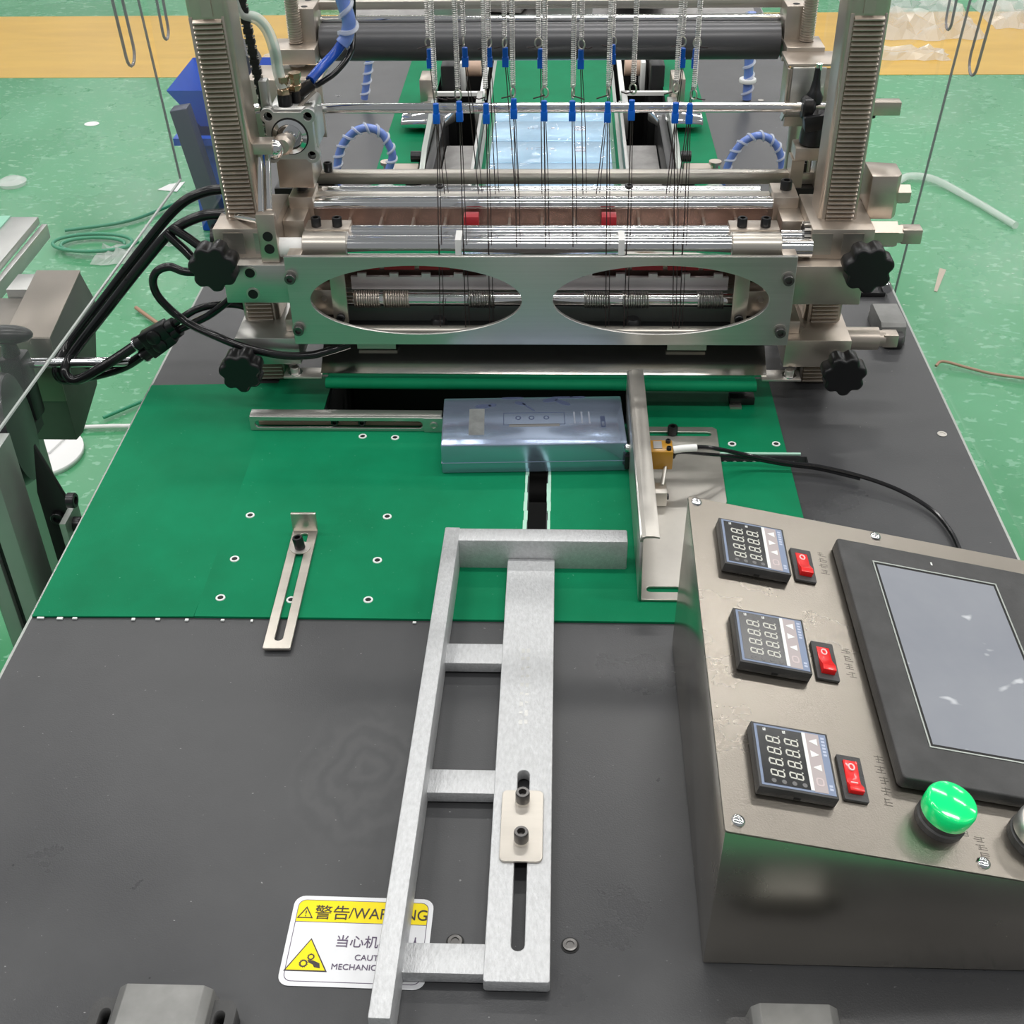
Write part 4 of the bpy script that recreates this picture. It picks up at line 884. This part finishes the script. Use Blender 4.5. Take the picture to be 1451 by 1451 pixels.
# ================================================================== rear infeed
for s, nm in ((-1, 'left'), (1, 'right')):
    tag(G().box(min(s*.192, s*.252), max(s*.192, s*.252), .56, 2.25, .0003, .003).build('rear_green_strip', belt_m, smooth=False), 'narrow green strip on the rear table, %s of the tin row' % nm, 'belt strip', 'green strips on the rear table')
CV = thing('infeed_conveyor', 'narrow green conveyor belt carrying the wrapped tins behind the press', 'conveyor', (0, 1.1, -.2))
G().box(-.104, .112, .62, 1.60, -.06, -.0045).build('bed', alu_rail, CV)
G().box(-.098, .106, .62, 1.60, -.0045, -.002).build('belt', belt_m, CV)
for x in (-.110, .112): G().box(x, x+.005, .62, 1.24, -.06, .020).build('side_guide', alu_d, CV, .0006)
for x in (-.105, .110): G().box(x-.004, x+.004, .9, .92, -.21, -.06).build('stand', dark_m, CV)
def ink_lines(par, M4, z, m):
    g = G()
    for x0, x1, y0, y1 in ((-.058, -.054, .018, .026), (-.035, -.033, .02, .027), (-.028, -.026, .02, .027), (-.022, -.010, .019, .0198), (-.022, -.010, .027, .0278), (.0, .006, .020, .026), (.036, .052, .012, .020), (.036, .052, .024, .030)): g.box(x0, x1, y0, y1, z, z+.0003)
    g.xf(M4).build('print', m, par)
for k in range(5):
    y0 = .772+k*.0865
    t = thing('wrapped_tin', 'pale blue film-wrapped tin in the rear row, %s from the press' % ORD[k].replace('leftmost', 'first'), 'tin', (.004, y0+.043, -.002), 'film-wrapped tins on the conveyor')
    G().box(-.0835, .0925, y0, y0+.0855, -.0018, .0300).build('body', tin_m, t, .0025)
    ink_lines(t, Matrix.Translation((.004, y0+.03, 0)), .0301, tin_pale if k != 1 else tin_faint)
    g = G(); random.seed(k); nx, ny = 26, 10; v = []; f = []
    for j in range(ny+1):
        for i in range(nx+1):
            e = min(i, nx-i, j, ny-j); v.append((-.0875+.185*i/nx, y0+.0005+.0845*j/ny, .0308+(random.uniform(0, .0030) if e else -.001)))
    for j in range(ny):
        for i in range(nx): f.append((j*(nx+1)+i, j*(nx+1)+i+1, (j+1)*(nx+1)+i+1, (j+1)*(nx+1)+i))
    g.add(v, f).build('film_wrap', wrapfilm_m, t, smooth=False)
for s, nm in ((-1, 'left'), (1, 'right')):
    ox = .004
    X = thing('side_rail', 'black upright side rail with knob, %s of the tin row' % nm, 'rail', (s*.172, 1.0, -.21), 'black side rails')
    G().box(s*.171-.006+ox, s*.171+.006+ox, .84, 1.19, -.20, .028).build('plate', dark_m, X, .001)
    G().prism([(.93, -.0), (1.16, -.0), (1.16, .050), (.99, .036), (.93, .02)], 'x', s*.183+ox-.004, s*.183+ox+.004).build('rear_plate', alu_rail, X, .001)
    G().cyl((s*.190+ox, 1.00, .018), (s*.205+ox, 1.00, .018), .008, 14).build('knob', bolt_m, X)
    G().box(s*.191+ox-.010, s*.191+ox+.010, .885, .905, .003, .034).build('foot_block', dark_m, X, .001)
    X = thing('grey_cover', 'light grey cover sheet in the dark gap on the %s of the tins' % nm, 'cover', (s*.14, 1.05, -.21), 'grey cover sheets')
    G().box(min(s*.112+ox, s*.163+ox), max(s*.112+ox, s*.163+ox), .965, 1.125, -.016, -.012).build('sheet', grey_m, X); G().box(s*.14-.02+ox, s*.14+.02+ox, 1.03, 1.05, -.21, -.016).build('stand', dark_m, X)
    X = thing('roller_bracket', 'pale bracket with a small beige roller, %s of the conveyor end' % nm, 'bracket', (s*.155, 1.40, -.21), 'beige rollers at the conveyor end')
    G().box(min(s*.118+ox, s*.195+ox), max(s*.118+ox, s*.195+ox), 1.325, 1.333, .0, .006).build('cross_strip', white_m, X)
    G().box(s*.118-.004+ox, s*.118+.004+ox, 1.30, 1.62, .0, .006).build('side_strip', white_m, X); G().box(s*.118-.005+ox, s*.118+.005+ox, 1.20, 1.285, -.03, .022).build('guide_end', alu_d, X, .001)
    G().cyl((s*.125+ox, 1.43, .014), (s*.152+ox, 1.43, .014), .013, 18).build('beige_roller', copper_m, X)
    G().box(s*.156-.004+ox, s*.156+.004+ox, 1.40, 1.46, -.02, .032).build('cheek', white_m, X, .001); G().box(s*.178-.012+ox, s*.178+.012+ox, 1.36, 1.48, -.20, .04).build('black_motor', dark_m, X, .004)
    G().box(s*.205-.011+ox, s*.205+.011+ox, 1.26, 1.31, .003, .048).build('post_block', nickel, X, .002); G().box(s*.195-.008+ox, s*.195+.008+ox, 1.20, 1.26, .003, .020).build('step_block', alu_d, X, .002)
    X = thing('chrome_lever', 'polished pointed lever beside the tin row, on the %s' % nm, 'lever', (s*.20, 1.17, .003), 'polished levers')
    v = [(s*.150+ox, 1.165, .034), (s*.168+ox, 1.130, .024), (s*.235+ox, 1.135, .024), (s*.238+ox, 1.195, .024), (s*.200+ox, 1.205, .034), (s*.165+ox, 1.185, .036)]
    lo = [(a, b, .012) for a, b, c in v]
    n = 6; G().add(v+lo, [tuple(range(n)), tuple(range(n, 2*n))[::-1]]+[(i, (i+1) % n, n+(i+1) % n, n+i) for i in range(n)]).build('lever', chrome, X, .004); G().cyl((s*.215+ox, 1.17, .003), (s*.215+ox, 1.17, .013), .012).build('pivot', nickel, X)
    X = thing('mint_pad', 'small block with mint green pad on the %s green strip' % nm, 'pad', (s*.20, .90, .003), 'mint pads')
    G().box(s*.212-.020+ox, s*.212+.020+ox, .955, .985, .003, .014).build('beige_block', mat('beige_block', (.48, .42, .36), 0, .5) if s < 0 else bpy.data.materials['beige_block'], X, .002)
    G().box(s*.198-.015+ox, s*.198+.015+ox, .868, .885, .003, .012).build('mint_top', mint_m, X, .002)
    X = thing('speed_valve', 'small metal valve at the foot of the %s arching tube' % nm, 'valve', (s*.236, .945, .003), 'small valves')
    G().lathe((s*.236+ox, .96, .003), Z, [(.008, 0), (.008, .008), (.005, .010), (.005, .018), (.009, .019), (.009, .023)], 14).build('stem', nickel, X); G().box(s*.236+ox-.012, s*.236+ox+.014, .948, .956, .003, .013).build('base', dark_m, X, .002)
    G().ell((s*.228+ox, .88, .014), .016, .012, .011).build('clear_bulb', film_m, X)
# grey film reels and plates further back
X = thing('rear_plate_stack', 'grey metal plates and wrapped parts at the far end of the table', 'plates', (0, 1.85, 0))
G().box(-.40, .40, 1.70, 2.15, .0006, .012).build('base_plate', grey_m, X, .002)
for i, (x, y, a) in enumerate(((-.19, 1.80, .1), (-.10, 1.84, -.2), (.02, 1.80, .05), (.17, 1.83, -.1))):
    G().obox((x, y, .030+.004*i), (math.cos(a), math.sin(a), 0), (-math.sin(a), math.cos(a), 0), Z, .055, .07, .016).build('wrapped_part', grey_m if i % 2 else alu_d, X, .004)
    g = G(); random.seed(20+i); v = []; f = []
    for j in range(7):
        for k in range(7): v.append((x-.06+.02*k, y-.08+.025*j, .050+.004*i+random.uniform(0, .014)))
    for j in range(6):
        for k in range(6): f.append((j*7+k, j*7+k+1, (j+1)*7+k+1, (j+1)*7+k))
    g.add(v, f).build('film_sheet', film_m, X, smooth=False)

# ================================================================== clear acrylic guard doors
def door(x, y0, y1, zb0, zb1, zt, slots, label, lean, side=True, bottom=True):
    """a clear sheet in the plane x with rounded finger slots open towards the top"""
    t = thing('acrylic_guard', label, 'guard panel', (x, (y0+y1)/2, min(zb0, zb1)), 'clear acrylic guards')
    out = [(y0, zb0), (y1, zb1), (y1-lean, zt), (y0-lean*.2, zt)]
    holes = [slot((a, zc), (a-lean*.5, zt-.02), r) for a, zc, r in slots]
    plate('sheet', acrylic, out, holes, 'yz', x-.002, x+.002, t)
    if side: G().tube([(x, y1, zb1), (x, y1-lean, zt)], .0016, 6).build('edge', acr_edge, t)
    if bottom: G().tube([(x, y0, zb0), (x, y1, zb1)], .0017, 6).build('edge', mat('acrylic_bright_edge', (.40, .43, .41), 0, .2) if 'acrylic_bright_edge' not in MATS else MATS['acrylic_bright_edge'], t)
    for h in holes: G().tube([(x, a, b) for a, b in h+[h[0]]], .0017, 6).build('slot_edge', acr_edge, t)
door(-.45, -.30, .690, .1375, .1062, .60, [(.5960, .288, .0150)], 'clear acrylic guard at the left side with a finger slot', .075)
door(-.452, .7000, 1.50, .021, -.01, .55, [(.741, .272, .0120)], 'clear acrylic guard behind the left one, further from the camera', .02, False, False)
door(.50, .10, .864, -.10, -.135, .60, [(.7250, .236, .0165)], 'clear acrylic guard at the right side with a finger slot', .14, True, False)
door(.502, .870, 1.60, -.12, -.16, .55, [(.858, .248, .0135)], 'clear acrylic guard behind the right one, further from the camera', .02, False, False)

# ================================================================== neighbouring conveyor at the left
X = thing('motor_cover', 'folded brown-grey steel motor cover standing left of the table', 'cover', (-.60, .52, -.80))
steel_dark = mat('brown_steel', (.26, .23, .20), .9, .38, var=.2, scale=10)
shell_m = mat('grey_green_steel', (.13, .135, .12), .7, .42, var=.2, scale=8)
G().prism([(.5636, .0420), (.5883, -.0069), (.5344, -.0951), (.462, -.1185), (.4407, -.1150), (.4407, .0200)], 'x', -.600, -.5500).build('side_shell', shell_m, X, .001)
G().prism([(.5640, .0446), (.5625, .0420), (.4400, .0205), (.4400, .0228)], 'x', -.602, -.5490).build('sloped_top', steel_dark, X, .0005)
G().box(-.602, -.5490, .4380, .4404, -.06, .0222).build('front_face', steel_dark, X, .0004)
G().box(-.676, -.603, .4500, .5700, -.10, .0050).build('lower_box', steel_dark, X, .001)
G().box(-.650, -.603, .5720, .6150, -.08, .0150).build('grey_box', alu_d, X, .001)
G().box(-.672, -.640, .50, .54, -.80, -.10).build('stand', alu_rail, X)
G().box(-.5500, -.5465, .515, .530, -.062, -.056).build('latch', well_m, X)
X = thing('clamp_rod', 'horizontal steel rod in a black hand clamp at the far left', 'rod', (-.52, .40, 0))
G().cyl((-.66, .400, .0105), (-.4460, .400, .0145), .0058, 18).build('rod', chrome, X)
G().cyl((-.4461, .400, .0145), (-.4450, .400, .0145), .0052, 16).build('rod_bore', well_m, X)
G().obox((-.5720, .392, -.012), (1, 0, 0), (0, 1, 0), Z, .013, .014, .040).build('clamp_body', plastic_m, X, .004)
G().lathe((-.5740, .392, .028), Z, [(.010, 0), (.008, .012), (.011, .018)], 14).build('handle_stem', plastic_m, X)
G().ell((-.572, .392, .052), .028, .012, .010).build('handle', plastic_m, X)
G().ell((-.592, .380, .050), .010, .016, .011).build('handle_wing', plastic_m, X)
G().lathe((-.5440, .290, -.002), (1, .25, .1), [(.020, -.012), (.056, -.008), (.060, 0), (.056, .010), (.020, .013)], 32).build('black_wheel', plastic_m, X)
G().box(-.590, -.560, .200, .392, -.062, -.048).build('arm', dark_m, X)
X = thing('profile_column', 'upright aluminium profile column beside the left table edge', 'column', (-.52, .21, -.80))
G().box(-.553, -.538, .178, .226, -.80, .035).build('profile_wall', alu_rail, X, .001); G().box(-.531, -.513, .178, .226, -.80, .035).build('profile_wall', alu_rail, X, .001)
G().box(-.538, -.531, .184, .220, -.80, .033).build('profile_groove', dark_m, X)
G().prism([(-.5105, -.80), (-.5105, -.045), (-.500, .012), (-.470, -.10), (-.462, -.80)], 'y', .238, .244).build('corner_bracket', dark_m, X, .001)
G().box(-.480, -.474, .205, .244, -.80, -.06).build('bracket_flange', alu_rail, X)
for z in (-.045, -.075): bolt(X, (-.474, .225, z), (1, 0, 0), .008, .008)
bolt(X, (-.495, .238, -.075), FR, .007, .006)
X = thing('aluminium_rail', 'aluminium rail with green strip at the far left edge', 'rail', (-.66, .62, -.8))
xs0 = -.70
G().box(-.745, -.690, .46, .80, .0, .010).build('rail_top', alu_d, X, .001); G().box(-.688, -.680, .46, .80, -.02, .000).build('rail_lip', alu_d, X, .001)
G().box(-.742, -.728, .46, .80, .010, .0115).build('green_strip', mint_m, X); G().box(-.75, -.72, .5, .53, -.8, 0).build('stand', alu_rail, X)
X = thing('floor_frame', 'horizontal aluminium frame bars low down beside the left table edge', 'frame', (-.6, .02, -.8))
for y, z in ((.050, -.22), (.012, -.24), (-.02, -.26)): G().box(-.85, -.43, y-.010, y+.010, z-.02, z).build('frame_bar', alu_d, X, .001)
G().box(-.82, -.79, -.02, .05, -.8, -.22).build('leg', alu_rail, X)

# ================================================================== things on the floor
def on_floor(name, m, out, label, cat, z0=-.7998, t=.002, group=None):
    return tag(plate(name, m, out, [], 'xy', z0, z0+t), label, cat, group)
on_floor('white_disc', paper_m, ellipse(-1.075, 1.41, .070, .085, 40), 'round white plastic lid lying on the floor by the table', 'lid', t=.012)
on_floor('white_card', paper_m, [(-1.115, 1.38), (-1.07, 1.40), (-1.035, 1.53), (-1.05, 1.545)], 'folded white card next to the round white lid', 'card', t=.018)
hose('blue_white_pen', [(-1.04, 1.51, -.79), (-.97, 1.515, -.79), (-.92, 1.52, -.79), (-.90, 1.55, -.785)], .005, white_m, 'thin white stick with bent tip on the floor by the lid', 'stick')
on_floor('paper_scrap', paper_m, [(-1.235, 2.885), (-1.17, 2.87), (-1.165, 2.95), (-1.21, 2.93)], 'small torn white paper on the floor beyond the left hoses', 'paper')
on_floor('paper_scrap', paper_m, ellipse(-1.629, 3.482, .026, .022, 16), 'tiny white oval scrap on the open green floor', 'paper')
on_floor('paper_scrap', paper_m, [(-.842, 2.09), (-.785, 2.10), (-.75, 2.03), (-.82, 2.00)], 'white label scrap on the floor behind the black fittings', 'paper')
hose('floor_tube', [(-1.42, 2.56, -.79), (-1.25, 2.63, -.79), (-1.12, 2.78, -.79), (-.98, 2.84, -.79), (-.86, 2.83, -.79)], .005, floor_tube, 'long green tube lying across the floor at the left', 'tube', 'green tubes on the floor')
hose('floor_tube', [(-1.30+.085*math.cos(q)*(1+.04*q), 2.46+.045*math.sin(q)*(1+.04*q), -.79+.001*q) for q in [k*.5 for k in range(26)]], .005, floor_tube, 'coiled green tube lying on the floor at the left', 'tube', 'green tubes on the floor')
hose('floor_tube', [(-1.0, 1.55, -.79), (-.85, 1.70, -.79), (-.7, 1.82, -.79), (-.55, 1.9, -.79)], .004, floor_tube, 'straight green tube on the floor beside the left sheet edge', 'tube', 'green tubes on the floor')
hose('tan_cord', [(-1.075, 2.08, -.79), (-1.00, 2.00, -.79), (-.93, 1.93, -.79), (-.90, 1.82, -.79)], .005, cord_m, 'tan cord with white plug on the floor behind the hoses', 'cord')
hose('brown_wire', [(.905, 1.80, -.79), (.9244, 1.812, -.785), (.98, 1.79, -.79), (1.04, 1.76, -.79), (1.16, 1.735, -.79), (1.3, 1.75, -.79)], .0035, cord_m, 'thin brown wire on the floor to the right of the table', 'wire')
tag(G().lathe((-1.71, 2.93, -.7999), Z, [(.04, 0), (.045, .012), (.03, .02), (.01, .018)], 16).build('clear_cup', film_m), 'crumpled clear plastic cap on the floor at the far left', 'cap')
def film(x, y, lx, ly, seed, label, nx=14, ny=10, hgt=.05):
    random.seed(seed); v = []; f = []
    for j in range(ny+1):
        for i in range(nx+1):
            e = min(i, nx-i, j, ny-j)
            v.append((x+lx*(i/nx-.5)+random.uniform(-.3, .3)*lx/nx, y+ly*(j/ny-.5)+random.uniform(-.4, .4)*ly/ny, -.797+(random.uniform(0, hgt) if e else 0)))
    for j in range(ny):
        for i in range(nx): f.append((j*(nx+1)+i, j*(nx+1)+i+1, (j+1)*(nx+1)+i+1, (j+1)*(nx+1)+i))
    tag(G().add(v, f).build('film_scrap', film_m, smooth=False), label, 'plastic film', 'clear film scraps on the floor')
film(1.50, 4.75, .50, .62, 41, 'big crumpled sheet of clear film on the yellow line beside the right post')
film(2.02, 4.80, .42, .40, 42, 'crumpled clear film on the yellow line at the right picture edge')
film(1.36, 4.25, .34, .16, 43, 'small clear film scrap at the near edge of the yellow line', 10, 6, .03)
film(-.80, 1.60, .10, .16, 44, 'small crumpled film by the left edge of the green sheet', 8, 8, .04)
film(-1.22, 2.40, .12, .10, 45, 'clear film flake beside the coiled green tube', 7, 6, .03)
film(-1.13, 2.52, .10, .10, 46, 'bright clear film flake between the coiled tube and the hoses', 7, 6, .04)
film(-1.02, 4.15, .30, .30, 47, 'clear film lying on the yellow line beside the left post', 9, 7, .02)
hose('film_curl', [(1.06, 2.93, -.79), (1.10, 2.96, -.785), (1.17, 2.93, -.785), (1.25, 2.78, -.79), (1.32, 2.60, -.79)], .011, film_m, 'curled strip of clear film on the floor to the right', 'plastic film')
on_floor('screw_scrap', mat('tan_scrap', (.50, .42, .34), 0, .5), [(1.045, 2.34), (1.06, 2.33), (1.005, 2.20), (.998, 2.205)], 'small tan splinter on the floor right of the press', 'splinter')
# blue bins and stand behind the left post
X = thing('blue_bin', 'blue plastic storage bin standing behind the left post', 'bin', (-.92, 2.65, -.8))
G().add([(-1.03, 2.55, -.52), (-.78, 2.55, -.52), (-.78, 2.85, -.52), (-1.03, 2.85, -.52), (-.99, 2.58, -.68), (-.80, 2.58, -.68), (-.80, 2.82, -.68), (-.99, 2.82, -.68)], [(7, 6, 5, 4), (0, 4, 5, 1), (1, 5, 6, 2), (2, 6, 7, 3), (3, 7, 4, 0)]).build('wall', bin_m, X)
G().box(-1.045, -.77, 2.535, 2.56, -.53, -.51).build('rim', bin_m, X); G().box(-1.045, -1.02, 2.56, 2.85, -.53, -.51).build('rim', bin_m, X); G().box(-1.02, -.80, 2.58, 2.82, -.80, -.68).build('lower_tier', bin_m, X, .004)
X = thing('blue_bin', 'second blue bin stacked on top behind the left post', 'bin', (-.92, 2.70, -.51))
G().add([(-1.06, 2.60, -.40), (-.80, 2.60, -.40), (-.80, 2.90, -.40), (-1.06, 2.90, -.40), (-.99, 2.63, -.509), (-.82, 2.63, -.509), (-.82, 2.87, -.509), (-.99, 2.87, -.509)], [(7, 6, 5, 4), (0, 4, 5, 1), (1, 5, 6, 2), (2, 6, 7, 3), (3, 7, 4, 0)]).build('wall', bin_m, X)
X = thing('stand_leg', 'dark leaning steel leg with caster in front of the blue bins', 'leg', (-.93, 2.4, -.8))
G().obox((-.965, 2.49, -.60), (1, 0, .16), (0, 1, 0), (-.16, 0, 1), .024, .024, .195).build('steel_leg', mat('slate_steel', (.07, .08, .12), .5, .4), X, .003)
G().cyl((-.95, 2.44, -.76), (-.90, 2.44, -.76), .04, 18).build('caster', plastic_m, X)
tag(G().cyl((-.92, 2.75, -.40), (-.86, 2.75, -.33), .05, 18).build('black_cap', plastic_m), 'black round cap lying on the blue bins behind the left post', 'cap')
tag(G().lathe((-1.74, 4.96, -.798), (1, .03, 0), [(.03, .55), (.032, .58), (.032, .78), (.03, .80)], 12).build('red_tube', mat('red_tube', (.72, .12, .08), 0, .35)), 'red tube lying on the floor beyond the yellow line', 'tube')
